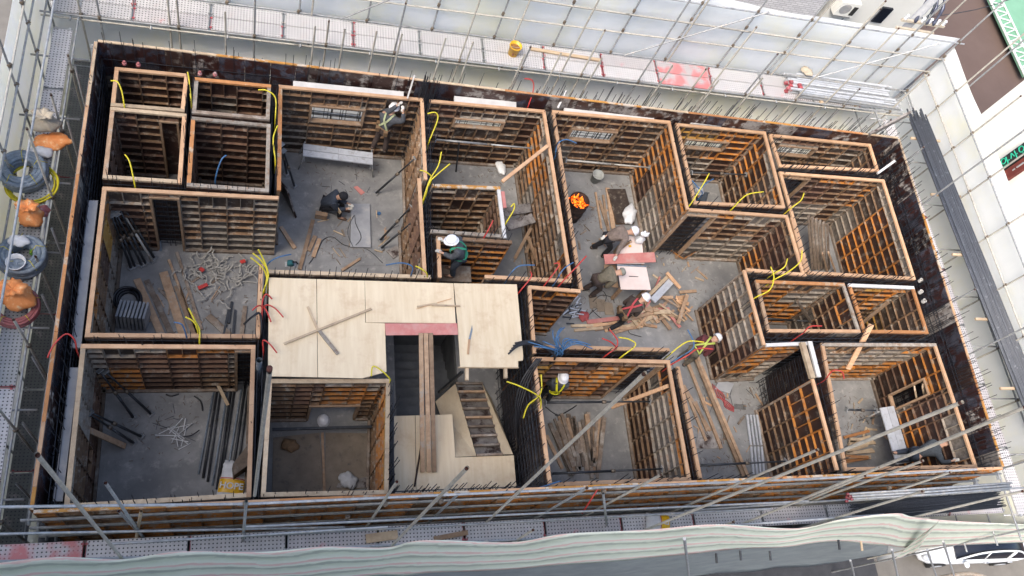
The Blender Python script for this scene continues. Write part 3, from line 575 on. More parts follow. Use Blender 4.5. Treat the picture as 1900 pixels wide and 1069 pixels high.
# --- near side, tall standards that rise past the camera's line of sight
s_sc = thing('scaffold', 'pipe scaffold along the near side with tall open-ended standards', 'scaffold', (7, 2.8, GZ))
def spole(t, b, y, zb=GZ, m='pipe_tan', r=.026):
    T = aty(*t, y); B = aty(*b, y); d = (T - B).normalized(); L = (T.z - zb) / d.z; pole(s_sc, T - d * L if abs(d.z) > .9 else B, T, m, r)
for t, b, y, m in (((68,843),(225,1035),YS1,'pipe_tan'), ((867,868),(725,1015),YS1,'pipe_tan'), ((1197,692),(960,915),3.0,'pipe_tan'), ((1786,746),(1260,958),YS1+.05,'pipe_tan'), ((1714,911),(1482,982),YS1,'pipe_tan'),
                   ((1518,834),(1300,927),3.1,'pipe_tan'), ((990,983),(955,1005),YS1,'pipe_tan'), ((1362,968),(1320,985),YS1,'pipe_tan'), ((1900,911),(1630,975),YS1,'pipe_tan'), ((1906,754),(1455,940),YS1+.1,'pipe_tan'),
                   ((195,895),(250,975),3.1,'galv'), ((737,893),(685,970),3.1,'pipe_tan'), ((1090,905),(1005,955),3.1,'galv'), ((1228,880),(1090,955),3.1,'pipe_tan'), ((1607,882),(1513,922),3.1,'pipe_tan'), ((1713,855),(1513,928),3.05,'pipe_tan'), ((1765,876),(1680,905),3.1,'pipe_tan'), ((220,948),(250,980),3.2,'galv'), ((850,917),(800,965),3.2,'galv')):
    T = aty(*t, y); B = aty(*b, y); d = (T - B).normalized()
    if d.z < .93: d = V(d.x * .4, 0, 1).normalized()
    T2 = T; L = T.z + 1.5; pole(s_sc, T2 - d * L / d.z, T2, m)
pole(s_sc, aty(500, 690, 3.1), aty(500, 690, 3.1) - V(.05, 0, 6.0), 'pipe_tan', .028, 'pole', False)
b = MB(); t = aty(500, 686, 3.1); b.tube([t - V(0, 0, .02), t + V(0, 0, .05)], .032, 10); part('pipe_end', b, 'rust_end', s_sc, True)
def led(a, b_, y, m='galv', r=.025, end=False):
    A = aty(*a, y); B = aty(*b_, y); pole(s_sc, A, B, m, r, 'ledger', end); return A, B
for a, c, y, m in (((-20,941),(462,935),3.15,'galv'), ((440,936),(1120,905),3.18,'galv'), ((1100,905),(1520,888),3.15,'galv'), ((1500,889),(1812,871),3.18,'galv'),
                   ((0,991),(640,978),3.05,'galv'), ((200,1010),(720,978),2.85,'galv'), ((450,978),(1500,930),3.0,'galv'), ((455,995),(1430,944),2.9,'galv'), ((1270,948),(1900,905),3.0,'galv'), ((0,1042),(480,1028),YS1,'galv'), ((620,1017),(1000,1000),YS1,'galv'), ((1000,1000),(1640,955),YS1,'galv')): led(a, c, y, m)
for px, py in ((455,935),(645,960),(715,935),(818,930),(960,915),(1120,912),(1500,928),(1650,905),(250,975),(856,985),(1208,955)): coupler(s_sc, aty(px, py, 3.12), (1, 0, 0))
pole(s_sc, aty(457, 930, 2.9), aty(447, 1045, 2.9), 'galv'); pole(s_sc, aty(1119, 915, 2.95), aty(1130, 1010, 2.75), 'galv')
pole(s_sc, aty(262, 948, 3.2), aty(248, 1025, 3.0), 'pine_pale', .03, 'pole', False)
# vertical soldier pipes behind the outer forms
for side, pts in (('far', [(585,50),(640,55),(699,59),(746,64),(827,72),(878,79),(974,101),(1041,99),(1117,108),(1248,122),(1333,150),(1415,145),(418,23)]), ('left', [(139,122),(125,224),(96,424),(78,547),(60,662),(42,785),(30,897)])):
    for px, py in pts:
        p = aty(px, py, 14.62) if side == 'far' else atx(px, py, -4.0); b = MB(); b.tube([(p.x, p.y, -.4), p], .025, 8, False); b.tube([p - V(0, 0, .05), p - V(0, 0, .045)], .024, 8)
        single('soldier_pipe', b, 'galv' if side == 'left' else 'pipe_tan', 'upright pipe stiffening the %s outer formwork' % side, 'pipe', (p.x, p.y, -.4), 'upright pipes behind the %s outer formwork' % side, True)

# ------------------------------------------------------------------ walkway planks
def wplank(p, length, width, rz, m, label, group, red=True):
    t = thing('walkway_plank', label, 'walkway plank', p, group, rz)
    b = MB(); b.box(0, length, -width / 2, width / 2, -.04, 0); obj('deck', b.mesh('deck', m), t)
    for x in (-.012, length + .001):
        h = MB(); h.box(x, x + .011, -width / 2, width / 2, -.05, .012)
        for y in (-width / 2 + .06, width / 2 - .06): h.box(x - .03, x + .04, y - .02, y + .02, .0122, .03)
        obj('end_hook', h.mesh('end_hook', 'red_paint' if red and rnd.random() < .35 else 'galv'), t)
    return t
mats = ['perf_pale', 'perf_blush', 'perf_pale', 'perf_pale', 'perf_pale', 'perf_pale', 'perf_pale', 'perf_red', 'perf_pale', 'perf_grey']
for k in range(14):
    x = -5.0 + k * 1.83
    for r, y in enumerate((15.95, 16.4)):
        mm = 'perf_red' if k == 9 else mats[(k + r * 3) % 10] if not (r and k % 3 == 0) else 'perf_pale'
        if k == 9: wplank((x + .05, y, 2.0), 1.76, .43, 0, mm, 'red-painted walkway plank in the far walkway' if r == 0 else 'red-painted outer walkway plank in the far walkway', 'far walkway planks')
        elif k < 13: wplank((x + .05, y, 2.0), 1.76, .43, 0, 'perf_pale' if mm == 'perf_red' else mm, 'pale punched steel plank of the far walkway', 'planks of the far walkway')
for k in range(7):
    y = 15.2 - k * 1.83
    wplank((-4.64, y, 2.0), 1.78, .42, R_(-90), 'perf_pale' if k in (0, 1, 5) else 'perf_grey', 'pale punched steel plank of the upper left walkway', 'planks of the upper left walkway')
    wplank((-4.5, y + .6, .1), 1.78, .5, R_(-90), 'perf_dark', 'dark punched steel plank of the lower left walkway', 'planks of the lower left walkway')
for k in range(13):
    x = -4.7 + k * 1.83; red = k == 0
    wplank((x + .05, 2.84, 2.0), 1.76, .42, 0, 'perf_red' if red else ('perf_pale' if k % 3 else 'perf_blush'), 'red-stained punched plank at the near left corner' if red else 'pale punched steel plank of the near walkway', None if red else 'planks of the near walkway')
for k in range(7): wplank((19.75, 15.3 - k * 1.83, 2.0), 1.78, .42, R_(-90), 'perf_blush' if k % 2 else 'perf_pale', 'pale punched steel plank of the right walkway', 'planks of the right walkway')

# ------------------------------------------------------------------ sheeting
def cloth(name, top, bot, m, label, rows=10, wave=.05, seed=1, uv=False, sub=6, fold=3.0, nx=(0, 1, 0)):
    """hanging sheet between a top polyline and a bottom polyline, with folds"""
    r = random.Random(seed); T = bez(top, sub); B = bez(bot, sub); n = min(len(T), len(B)); m_ = MB(); U = []
    ph = [r.uniform(0, 6.28) for _ in range(6)]; nv = Vector(nx)
    for j in range(rows + 1):
        t = j / rows
        for i in range(n):
            s = i / (n - 1) * len(top); f = 0
            for k in range(4): f += math.sin(s * fold * (1 + k * .7) + ph[k] + t * 3 * math.sin(ph[k] + s * .8)) / (1 + k)
            p = T[i] * (1 - t) + B[i] * t + nv * f * wave * (.25 + t * .75 if t < 1 else 1); m_.v.append(p); U.append((i / (n - 1) * 10, t + .035 * math.sin(s * 1.7 + ph[0]) + .02 * math.sin(s * 4.1 + ph[1])))
    for j in range(rows):
        for i in range(n - 1): a = j * n + i; m_.f.append((a, a + 1, a + n + 1, a + n))
    o = single(name, m_, m, label, 'sheeting', Vector(top[0]), None, True)
    if uv:
        me = o.data; l = me.uv_layers.new(name='uv')
        for lp in me.loops: l.data[lp.index].uv = U[lp.vertex_index]
    sol = o.modifiers.new('thick', 'SOLIDIFY'); sol.thickness = .004; return o
xs = [-5.3 + 2.2 * k for k in range(13)]
cloth('dust_sheet', [(x, 16.86, 5.6 - max(0, x + 1) * .075 if x < 14 else 4.42) for x in xs], [(x, 16.9 + .1 * math.sin(x), GZ + .1) for x in xs], 'sheet_white', 'long white dust sheet hanging behind the far scaffold', 16, .06, 3)
cloth('bounce_sheet', [(x, 16.7, .9) for x in xs], [(x, 14.75, -.9) for x in xs], 'sheet_white', 'pale sloping sheet added under the far walkway to brighten the gap', 8, .05, 13, nx=(0, 0, 1))  # added surface, tilted up to take sky light and brighten the trench
ys = [16.8 - 1.8 * k for k in range(9)]
cloth('bounce_sheet', [(20.95, y, .9) for y in ys], [(19.2, y, -.8) for y in ys], 'sheet_white', 'pale sloping sheet added under the right walkway to brighten the gap', 8, .05, 15, nx=(0, 0, 1))  # same added upward-facing surface, brightens the gap on the right
cloth('dust_sheet', [(21.12, y, 4.1 + .04 * math.sin(y * 2)) for y in ys], [(21.2 + .1 * math.sin(y), y, GZ + .1) for y in ys], 'sheet_white', 'white dust sheet hanging behind the right scaffold and conduits', 14, .07, 5, nx=(1, 0, 0))
cloth('dust_sheet', [(-5.28, y, 3.75 - .04 * (16.8 - y)) for y in ys], [(-5.3, y, GZ + .1) for y in ys], 'sheet_white', 'white dust sheet hanging beside the left scaffold', 12, .03, 9, nx=(1, 0, 0))
tp = [aty(x, y, YS1 - .09) for x, y in ((-60,1052),(20,1042),(110,1033),(225,1038),(330,1024),(480,1024),(600,1014),(718,1016),(790,1002),(950,1006),(1050,990),(1200,984),(1330,973),(1480,980),(1560,964),(1660,953),(1700,960),(1800,968),(1960,975))]
bt = [aty(x, y, YS1 - .3) for x, y in ((-60,1120),(20,1115),(110,1105),(225,1100),(330,1095),(480,1085),(600,1078),(718,1068),(800,1062),(950,1054),(1050,1046),(1200,1034),(1330,1024),(1450,1014),(1560,1006),(1640,1012),(1700,1014),(1800,1010),(1960,1004))]
cloth('striped_sheet', tp, bt, 'sheet_striped', 'green and pink striped sheet draped over the near scaffold rail', 12, .018, 4, True, 8, 1.6)
tp = [aty(x, y, 2.0) for x, y in ((1735,985),(1700,1000),(1680,1015))]; bt2 = [aty(x, y, 1.9) for x, y in ((1690,1020),(1665,1030),(1650,1042))]
cloth('striped_sheet', [aty(1745, 965, 2.1), aty(1720, 985, 2.1), aty(1700, 1000, 2.1)], [aty(1700, 1022, 2.0), aty(1680, 1032, 2.0), aty(1655, 1042, 2.0)], 'sheet_striped', 'loose striped flap hanging over the bonnet of the white car', 6, .02, 8, True, 5)
gt = [aty(x, y, YS1 - .03) for x, y in ((-60,1060),(300,1060),(700,1045),(1100,1020),(1400,1000),(1580,995),(1650,1005))]
gb = [aty(x, y, YS1 - .12) for x, y in ((-60,1300),(300,1250),(700,1180),(1000,1120),(1280,1075),(1500,1052),(1645,1022))]
cloth('grey_sheet', gt, gb, 'sheet_grey', 'dull grey underlayer sheet sagging below the striped sheet', 8, .06, 6)
for px, py in ((1558,1020),(1330,1045),(1430,1040),(1375,1040),(1600,1022)):
    p = aty(px, py, 1.75); b = MB(); b.tube([p, p + V(.02, .2, .01)], .026, 8); single('pipe_stub', b, 'pipe_dark' if px != 1600 else 'pine_pale', 'short pipe end poking through the grey sheet', 'pipe', p, 'pipe ends poking through the grey sheet')
for k, (a, c) in enumerate((((1655,1020),(1672,1069)), ((1720,1020),(1748,1069)), ((1750,1005),(1780,1069)), ((1578,1040),(1592,1069)), ((1270,1000),(1282,1069)))):
    A = aty(*a, 1.6); B = at(c[0], c[1] + 30, GZ + .8); b = MB(); b.tube([A, B], .025, 8); single('raking_pipe', b, 'galv', 'raking pipe running down to the street beside the white car', 'pipe', B, 'raking pipes at the near right street')

# ------------------------------------------------------------------ neighbours
def text_mesh(body, size, ext=.004):
    cu = bpy.data.curves.new('letters', 'FONT'); cu.body = body; cu.size = size; cu.extrude = ext; cu.offset = .004 * size / .2; o = bpy.data.objects.new('letters', cu); COL.objects.link(o)
    dg = bpy.context.evaluated_depsgraph_get(); dg.update(); me = bpy.data.meshes.new_from_object(o.evaluated_get(dg)); bpy.data.objects.remove(o); return me
t = thing('brick_building', 'white painted brick building beyond the far sheeting', 'building', (10, 23, GZ))
b = MB(); b.box(6, 21.3, 23.0, 34, GZ, 2.6); part('wall', b, 'brick_white', t)
b = MB(); b.box(5.9, 21.35, 22.9, 34.1, 2.6, 2.75); part('roof', b, 'foam_grey', t)
t = thing('white_building', 'white plastered house with an air conditioner at the far right', 'building', (24, 23, GZ))
b = MB(); b.box(21.9, 26.8, 23.3, 34, GZ, 3.2); part('wall', b, 'wall_white', t)
b = MB(); b.box(21.4, 21.89, 23.6, 23.8, GZ, 3); part('gap_strip', b, 'timber_old', t)  # dark strip standing in for the shaded gap between the two buildings
b = MB(); b.box(24.2, 24.7, 23.2, 23.298, -1.2, -.4); part('window', b, 'glass_dark', t)
p = aty(1573, 20, 22.9); t = thing('air_conditioner', 'white outdoor air conditioner unit hung on the white house', 'air conditioner', p)
b = MB(); b.box(p.x - .45, p.x + .45, 22.94, 23.29, p.z - .35, p.z + .35); part('casing', b, 'wall_white', t)
b = MB(); b.tube([(p.x - .12, 22.939, p.z + .02), (p.x - .12, 22.925, p.z + .02)], .25, 18); part('fan_grille', b, 'foam_grey', t)
b = MB(); b.box(p.x + .2, p.x + .4, 22.92, 22.939, p.z - .25, p.z + .2); part('vent', b, 'rubber', t)
b = MB(); b.bar((p.x - .4, 23.1, p.z - .4), (p.x + .4, 23.1, p.z - .4), .3, .06); b.tube([(p.x + .3, 23.1, p.z - .43), (p.x + .34, 23.25, p.z - 2.5)], .02, 6); part('bracket', b, 'galv', t)
t = thing('plain_building', 'tall white wall of the building on the right with the green lettered sign', 'building', (24, 10, GZ))
b = MB(); b.box(23.4, 40, 4.2, 15.7, GZ, 6); part('wall', b, 'wall_white', t)
def wq(px, py, x=23.3): return atx(px, py, x)
sg = thing('shop_sign', 'black sign with green letters over a dark red band on the right white wall', 'sign', wq(1880, 300))
def signbox(q, x0, x1, m, nm):
    P_ = [wq(*p) for p in q]; bb = MB(); bb.hexa([(x1, p.y, p.z) for p in P_] + [(x0, p.y, p.z) for p in P_]); part(nm, bb, m, sg)
sy0, sy1, szt, szb = wq(1857, 298).y, wq(1864, 315).y, None, None
A_ = wq(1857, 298); B_ = wq(1864, 316); C_ = wq(1870, 328)
def wbox(y0, y1, z0, z1, x0, x1, m, nm): bb = MB(); bb.box(x0, x1, y0, y1, z0, z1); part(nm, bb, m, sg)
zl = A_.z - .06
wbox(B_.y, A_.y, zl, zl + 1.15, 23.22, 23.398, 'sign_black', 'sign_board'); wbox(B_.y - .36, B_.y - .04, zl, zl + 1.6, 23.25, 23.398, 'sign_red', 'sign_band')
bb = MB(); yc = (A_.y + B_.y) / 2; r_ = .035
def stroke(*pts): bb.tube([(23.21, yc + y, zl + z) for y, z in pts], .02, 5)
def ring(y, z, ry=.09, rz=.09): stroke(*[(y + ry * math.cos(a * .63), z + rz * math.sin(a * .63)) for a in range(11)])
ring(.06, .2); stroke((-.12, .12), (-.12, .34)); stroke((.14, .33), (-.16, .33)); stroke((-.02, .33), (-.02, .42))
stroke((.13, .55), (-.03, .48)); stroke((.13, .55), (-.03, .62)); stroke((.14, .68), (-.15, .68)); stroke((0, .68), (0, .75))
ring(.04, .92, .1, .09); stroke((-.1, .92), (-.16, .92)); stroke((-.16, .8), (-.16, 1.05)); part('lettering', bb, 'letters_green', sg)
bb = MB(); bb.tube([(23.245, B_.y - .2, zl + .35), (23.245, B_.y - .2, zl + .45)], .025, 5); bb.tube([(23.245, B_.y - .2, zl + .52), (23.245, B_.y - .2, zl + .8)], .03, 5); part('lettering', bb, 'foam_grey', sg)
# green court roof with a white lattice edge
t = thing('court_canopy', 'green roofed court with a white lattice truss along its edge', 'canopy', at(1880, 60, GZ))
P0, P1, Q0, Q1 = at(1830, -10, -5.5), at(1900, 142, -5.5), at(1990, -60, -5.5), at(2060, 80, -5.5)
b = MB(); b.slab([(p.x, p.y) for p in (P0, Q0, Q1, P1)][::-1], -5.6, -5.5); part('roof', b, 'court_green', t)
b = MB(); nseg = 10; off = (at(1852, -10, -5.5) - at(1830, -10, -5.5))
for k in range(nseg):
    a = P0.lerp(P1, k / nseg) + V(0, 0, .06); c = P0.lerp(P1, (k + 1) / nseg) + V(0, 0, .06); b.tube([a, c + V(0, 0, .0)], .06, 6); b.tube([a + off, c + off], .05, 6); b.tube([a, (a + c) / 2 + off], .035, 5); b.tube([(a + c) / 2 + off, c], .035, 5)
part('truss', b, 'steel_white', t)
# utility pole
p = aty(1702, 30, 18.0); t = thing('utility_pole', 'utility pole with crossarms, white insulators and cables beyond the far right corner', 'utility pole', (p.x, 18.0, GZ))
b = MB(); b.tube([(p.x, 18.0, GZ), (p.x, 18.0, p.z + 3)], [.16, .12], 12); part('pole', b, 'foam_grey', t, True)
for dz, l, dy in ((-.1, 1.7, -.16), (-.45, 1.5, -.16)):
    b = MB(); b.bar((p.x - l * .35, 18 + dy, p.z + dz), (p.x + l * .65, 18 + dy, p.z + dz), .08, .08); part('crossarm', b, 'bag_beige', t)
for k, dx in enumerate((-.5, .15, .45, .75, 1.0)):
    b = MB(); b.lathe((p.x + dx, 17.84, p.z - .05), [(.0, 0), (.05, .0), (.05, .03), (.025, .05), (.06, .08), (.03, .12), (.06, .15), (.02, .2), (0, .2)], 10); part('insulator', b, 'helmet_white', t, True)
for k, dx in enumerate((.35, .62, -.1)):
    b = MB(); b.tube(bez([(p.x + dx, 17.8, p.z - .1), (p.x + dx + .1, 18.2, p.z + .5), (p.x + dx - .1, 19, p.z + .9)], 5), [.05 + .02 * math.sin(i * 2.2) for i in range(11)], 8); part('cable_clamp', b, 'insulator', t, True)
b = MB(); b.lathe((p.x + .95, 17.8, p.z - 1.1), [(0, 0), (.16, 0), (.18, .05), (.18, .5), (.14, .56), (0, .56)], 16); part('transformer', b, 'sign_black', t, True)
b = MB(); b.box(p.x - .35, p.x - .05, 17.6, 17.8, p.z - 1.0, p.z - .6); part('junction_box', b, 'bag_beige', t)
for k in range(4):
    b = MB(); a = V(p.x + .2 * k, 17.9, p.z - .1 * k); c = V(p.x + 9 + k, 22 + 4 * k, p.z - .6); mid = (a + c) / 2 - V(0, 0, .5); b.tube(bez([a, mid, c], 6), .014, 5); part('cable', b, 'pipe_dark', t)

# ------------------------------------------------------------------ white car in the street
def car():
    c0 = at(1786, 1052, GZ) + V(0, .95, 0); t = thing('parked_car', 'white car with a dark glass roof parked in the street below', 'car', (c0.x, c0.y, GZ)); a = math.atan2(at(1890, 1048, GZ).y - at(1675, 1022, GZ).y, at(1890, 1048, GZ).x - at(1675, 1022, GZ).x) + .12
    # local: x from nose (-2.35) to tail (2.35), width 1.84
    secs = [(-2.36, .48, .60, .45), (-2.25, .40, .72, .72), (-1.9, .3, .82, .86), (-1.2, .28, .92, .92), (-.75, .28, .97, .92), (0, .28, 1.0, .92), (1.0, .28, 1.02, .92), (1.75, .3, 1.03, .9), (2.15, .36, 1.0, .84), (2.36, .48, .86, .62)]
    b = MB(); n = 12
    for x, z0, z1, w in secs:
        for k in range(n):
            ang = 2 * math.pi * (k + .5) / n; cy = math.cos(ang); sz = math.sin(ang); b.v.append(Vector((x, w * math.copysign(abs(cy) ** .45, cy), (z0 + z1) / 2 + (z1 - z0) / 2 * math.copysign(abs(sz) ** .55, sz))))
    for i in range(len(secs) - 1):
        for k in range(n): k2 = (k + 1) % n; b.f.append((i * n + k, (i + 1) * n + k, (i + 1) * n + k2, i * n + k2))
    b.f.append(tuple(range(n))); b.f.append(tuple(range((len(secs) - 1) * n + n - 1, (len(secs) - 1) * n - 1, -1)))
    R = Matrix.Rotation(a, 4, 'Z')
    def pt(nm, mb, m, par=t, sm=True): mb.v = [R @ v + t.location for v in mb.v]; return part(nm, mb, m, par, sm)
    body = pt('body', b, 'car_white')
    g = MB(); gs = [(-1.05, .95, .97, .80), (-.35, .95, 1.33, .66), (.3, .95, 1.45, .62), (1.0, .95, 1.43, .61), (1.6, .95, 1.26, .62), (2.05, .95, 1.0, .72)]
    for x, z0, z1, w in gs: g.v += [Vector((x, -.82, z0)), Vector((x, -w, z1 - .02)), Vector((x, -w * .5, z1 + .01)), Vector((x, w * .5, z1 + .01)), Vector((x, w, z1 - .02)), Vector((x, .82, z0))]
    for i in range(len(gs) - 1):
        for k in range(5): g.f.append((i * 6 + k, (i + 1) * 6 + k, (i + 1) * 6 + k + 1, i * 6 + k + 1))
    gl = pt('glasshouse', g, 'glass_dark')
    for s in (-1, 1):
        r = MB(); r.tube(bez([(-1.05, s * .82, .98), (-.35, s * .68, 1.33), (.3, s * .635, 1.45), (1.0, s * .625, 1.43), (1.6, s * .64, 1.26), (2.0, s * .74, 1.02)], 5), .035, 6); pt('roof_rail', r, 'car_white')
        r = MB(); r.bar((.15, s * .825, .97), (.12, s * .65, 1.42), .05, .03); r.bar((1.2, s * .825, .97), (1.3, s * .65, 1.33), .09, .03); pt('pillar', r, 'car_white')
        m_ = MB(); m_.lathe((-.72, s * .98, 1.0), [(0, -.07), (.08, -.05), (.11, 0), (.08, .06), (0, .08)], 10, 1, 1.2); pt('mirror', m_, 'car_white')
        h = MB(); h.lathe((-2.05, s * .66, .68), [(0, -.05), (.15, -.04), (.19, .02), (.1, .1), (0, .11)], 10, 1.3, .8); pt('headlight', h, 'alu')
        for x in (-1.45, 1.4):
            w_ = MB(); w_.tube([(x, s * .74, .33), (x, s * .945, .33)], .335, 20); wh = pt('wheel', w_, 'rubber'); w2 = MB(); w2.tube([(x, s * .946, .33), (x, s * .955, .33)], .2, 12); pt('rim', w2, 'alu', wh)
        d_ = MB(); 
        for x in (.3, 1.35): d_.bar((x - .1, s * .935, .86), (x + .1, s * .935, .86), .03, .03)
        pt('door_handle', d_, 'alu')
    tb = MB(); tb.box(-1.7, 1.9, -.7, .7, .2, .32); pt('underbody', tb, 'rubber')
car()
b = MB(); p = at(1680, 1069, GZ); b.tube(bez([at(1730, 1075, GZ + 3), at(1800, 1064, GZ + 3), at(1850, 1080, GZ + 3)], 5), .06, 8); single('guard_rail', b, 'rib_grey', 'pale bent pipe guard at the bottom edge beside the white car', 'guard rail', at(1800, 1064, GZ + 3))
# ------------------------------------------------------------------ plywood deck over the stairs
DZ = 2.84
t = thing('plywood_deck', 'pale plywood deck with a notch over the stairwell in the middle of the site', 'plywood deck', at(720, 600, 0))
for i, pts in enumerate(([(499,515),(587,518),(589,700),(497,698)], [(588,518),(676.5,521),(678,599),(714,600),(717,690),(672,702),(590,700)], [(677,521),(841,526),(845.5,600),(679,598.5)], [(842,526),(958.7,528),(970.5,660),(970,669),(961,670),(961.5,682),(854,681),(849,600)])):
    b = MB(); b.slab([(p.x, p.y) for p in (at(x, y, DZ) for x, y in pts)][::-1], DZ - .018, DZ + .003 * i); part('plywood_sheet', b, 'ply_light', t)
for a, c in (((866,640),(866,706)), ((936,640),(938,702)), ((905,560),(908,680)), ((520,520),(515,690)), ((560,520),(558,695)), ((620,520),(620,700)), ((680,600),(682,700)), ((700,525),(703,597)), ((760,525),(763,597)), ((820,527),(823,597))):
    b = MB(); b.bar(at(*a, DZ - .075), at(*c, DZ - .075), .07, .09); part('joist', b, 'pine_pale', t)
b = MB(); b.bar(at(850, 682, DZ - .03), at(962, 683, DZ - .03), .02, .05); part('edge_batten', b, 'pine_pale', t)
def sheet(label, pts, z, m, th=.015, name='plywood_sheet', cat='board', group=None):
    b = MB(); q = [at(x, y, z) for x, y in pts]; b.slab([(p.x, p.y) for p in q][::-1], z - th, z); return single(name, b, m, label, cat, q[0], group)
sheet('red-brown board along the notch in the plywood deck', [(714.5,600),(848.5,600),(850,621),(716,622)], DZ + .03, 'ply_pink', .02)
def stick(label, a, c, za, zc, w, h, m, group=None, name='timber_batten', cat='timber'):
    b = MB(); b.bar(at(*a, za), at(*c, zc), w, h); return single(name, b, m, label, cat, at(*a, za), group)
stick('long thin batten lying diagonally across the left of the plywood deck', (527,638), (689,573), DZ + .045, DZ + .045, .045, .03, 'pine_pale')
stick('pale thin batten under the long diagonal one on the plywood deck', (571,569), (592,617), DZ + .02, DZ + .02, .05, .02, 'pine_pale')
stick('grey weathered batten pointing to the lower right on the plywood deck', (592,614), (627,657), DZ + .03, DZ + .03, .07, .04, 'rib_grey')
stick('short batten crossing another near the red-brown board', (774,569), (811,563), DZ + .03, DZ + .03, .035, .025, 'pine_pale')
stick('short pale batten pointing right near the red-brown board', (801,566), (854,568), DZ + .05, DZ + .05, .035, .025, 'pine_pale')
b = MB(); b.hexa([at(x, y, DZ + .02) for x, y in ((772,574),(838,555),(838,553),(772,573))] + [at(x, y, DZ + .028) for x, y in ((772,574),(838,555),(838,553),(772,573))]); single('plywood_offcut', b, 'pine', 'long thin wedge offcut on the middle sheet of the plywood deck', 'offcut')
sw = thing('hand_saw', 'hand saw with blue blade lying on the right of the plywood deck', 'saw', at(872, 630, DZ))
b = MB(); q = [at(x, y, DZ + .02) for x, y in ((876,603),(877,612),(873,631),(869,630))]; b.slab([(p.x, p.y) for p in q][::-1], DZ + .014, DZ + .018); part('blade', b, 'hose_grey', sw)
b = MB(); b.bar(at(871, 630, DZ + .03), at(868.5, 657, DZ + .03), .04, .03); part('handle', b, 'pine', sw)
# stair landing
t = thing('stair_landing', 'plywood stair landing at the near side with a timber-stepped flight rising to it', 'stair formwork', at(850, 860, 0))
for pts, m in (([(730,772),(770,771),(772,917),(733,918)], 'ply_light'), ([(771,771),(839,769),(845,849),(953,845),(959,912),(773,917)], 'ply_light')):
    b = MB(); b.slab([(p.x, p.y) for p in (at(x, y, 1.35) for x, y in pts)][::-1], 1.33, 1.35); part('plywood_sheet', b, m, t)
def Q(*pp):
    b = MB(); p = [at(x, y, z) for x, y, z in pp]; b.hexa([v - V(0, 0, .02) for v in p] + p); return b
part('side_board', Q((808,745,.05),(845,712,.05),(884,846,1.33),(846,848,1.33)), 'ply_light', t); part('side_board', Q((895,712,.05),(912,740,.05),(952,843,1.33),(932,843,1.33)), 'ply_light', t)
part('stair_soffit', Q((845,712,-.06),(895,712,-.06),(932,843,1.22),(884,845,1.22)), 'film_stained', t)
for k in range(9):
    f_ = k / 8; a = at(845, 712, .08).lerp(at(884, 845, 1.36), f_); c = at(895, 712, .08).lerp(at(932, 843, 1.36), f_); b = MB(); b.bar(a, c, .05, .10); part('riser_board', b, 'timber_mid' if k in (1, 2, 4) else 'timber_old', t)
for k, (x0, x1) in enumerate(((780, 784), (789, 796), (798, 806))):
    stick('long plank leaning from the deck notch down to the stair landing', (x0 + 1, 618), (x1, 876), 2.92, 1.40, .095, .04, 'timber_mid', 'three long planks between the deck notch and the landing')
stick('dark red steel strip lying on the stair landing left of the long planks', (786,800), (769,903), 1.37, 1.37, .04, .02, 'barrel')
stick('slanting steel prop in the dark under the plywood deck', (815,728), (858,690), 0.2, 1.9, .06, .06, 'pipe_dark')
# lift shaft floor
sheet('plywood sheet with dark stains on the left of the lift shaft floor', [(507,812),(593,803),(600,916),(505,918)], .03, 'ply_used')
sheet('plywood sheet on the right of the lift shaft floor', [(604,803),(684,804),(686,904),(603,915)], .03, 'ply_used')
stick('timber strip between the two plywood sheets in the lift shaft', (598,803), (602,914), .04, .04, .06, .03, 'timber_mid')
stick('steel prop lying across the lift shaft below its back wall', (505,797), (690,792), .6, .6, .06, .06, 'pipe_dark', name='steel_prop', cat='steel prop')

# ------------------------------------------------------------------ sacks, coils, buckets
def sack(name, label, p, size, m, seed=0, cat='sack', knot=True, flat=1., group=None, rz=0):
    r = random.Random(seed); t = thing(name, label, cat, p, group, rz); b = MB(); n = 40; rows = 12; ph = [r.uniform(0, 6.3) for _ in range(4)]
    for j in range(rows + 1):
        f = j / rows; rad = (math.sin(f * math.pi * .86 + .25)) ** .7 * (1 - .15 * f); z = f * .8 * flat
        for k in range(n):
            a = 2 * math.pi * k / n; q = rad * (1 + .13 * math.sin(2 * a + ph[0]) + .09 * math.sin(5 * a + ph[1] + f * 3) + .06 * math.sin(9 * a + ph[2]) * f + .05 * math.sin(14 * a + ph[3] + 5 * f) * f); b.v.append(Vector((q * size[0] * math.cos(a), q * size[1] * math.sin(a), z * size[2])))
    for j in range(rows):
        for k in range(n): k2 = (k + 1) % n; b.f.append((j * n + k, j * n + k2, (j + 1) * n + k2, (j + 1) * n + k))
    b.f.append(tuple(range(n - 1, -1, -1))); b.f.append(tuple(range(rows * n, rows * n + n))); obj('sack_body', b.mesh('sack_body', m, True), t)
    if knot:
        b = MB(); zt = .74 * size[2] * flat; b.lathe((0, 0, zt), [(.5 * size[0], -.06), (.2 * size[0], .04), (.13 * size[0], .08), (.5 * size[0], .17), (.62 * size[0], .24), (.3 * size[0], .2), (0, .12)], 28, 1.2, .8); b.v = [V(v.x * (1 + .13 * math.sin(9 * math.atan2(v.y, v.x))), v.y * (1 + .13 * math.sin(9 * math.atan2(v.y, v.x))), v.z + .03 * math.sin(5 * math.atan2(v.y, v.x) + 1) * (v.z > zt + .1)) for v in b.v]; obj('tied_neck', b.mesh('tied_neck', m, True), t)
    return t
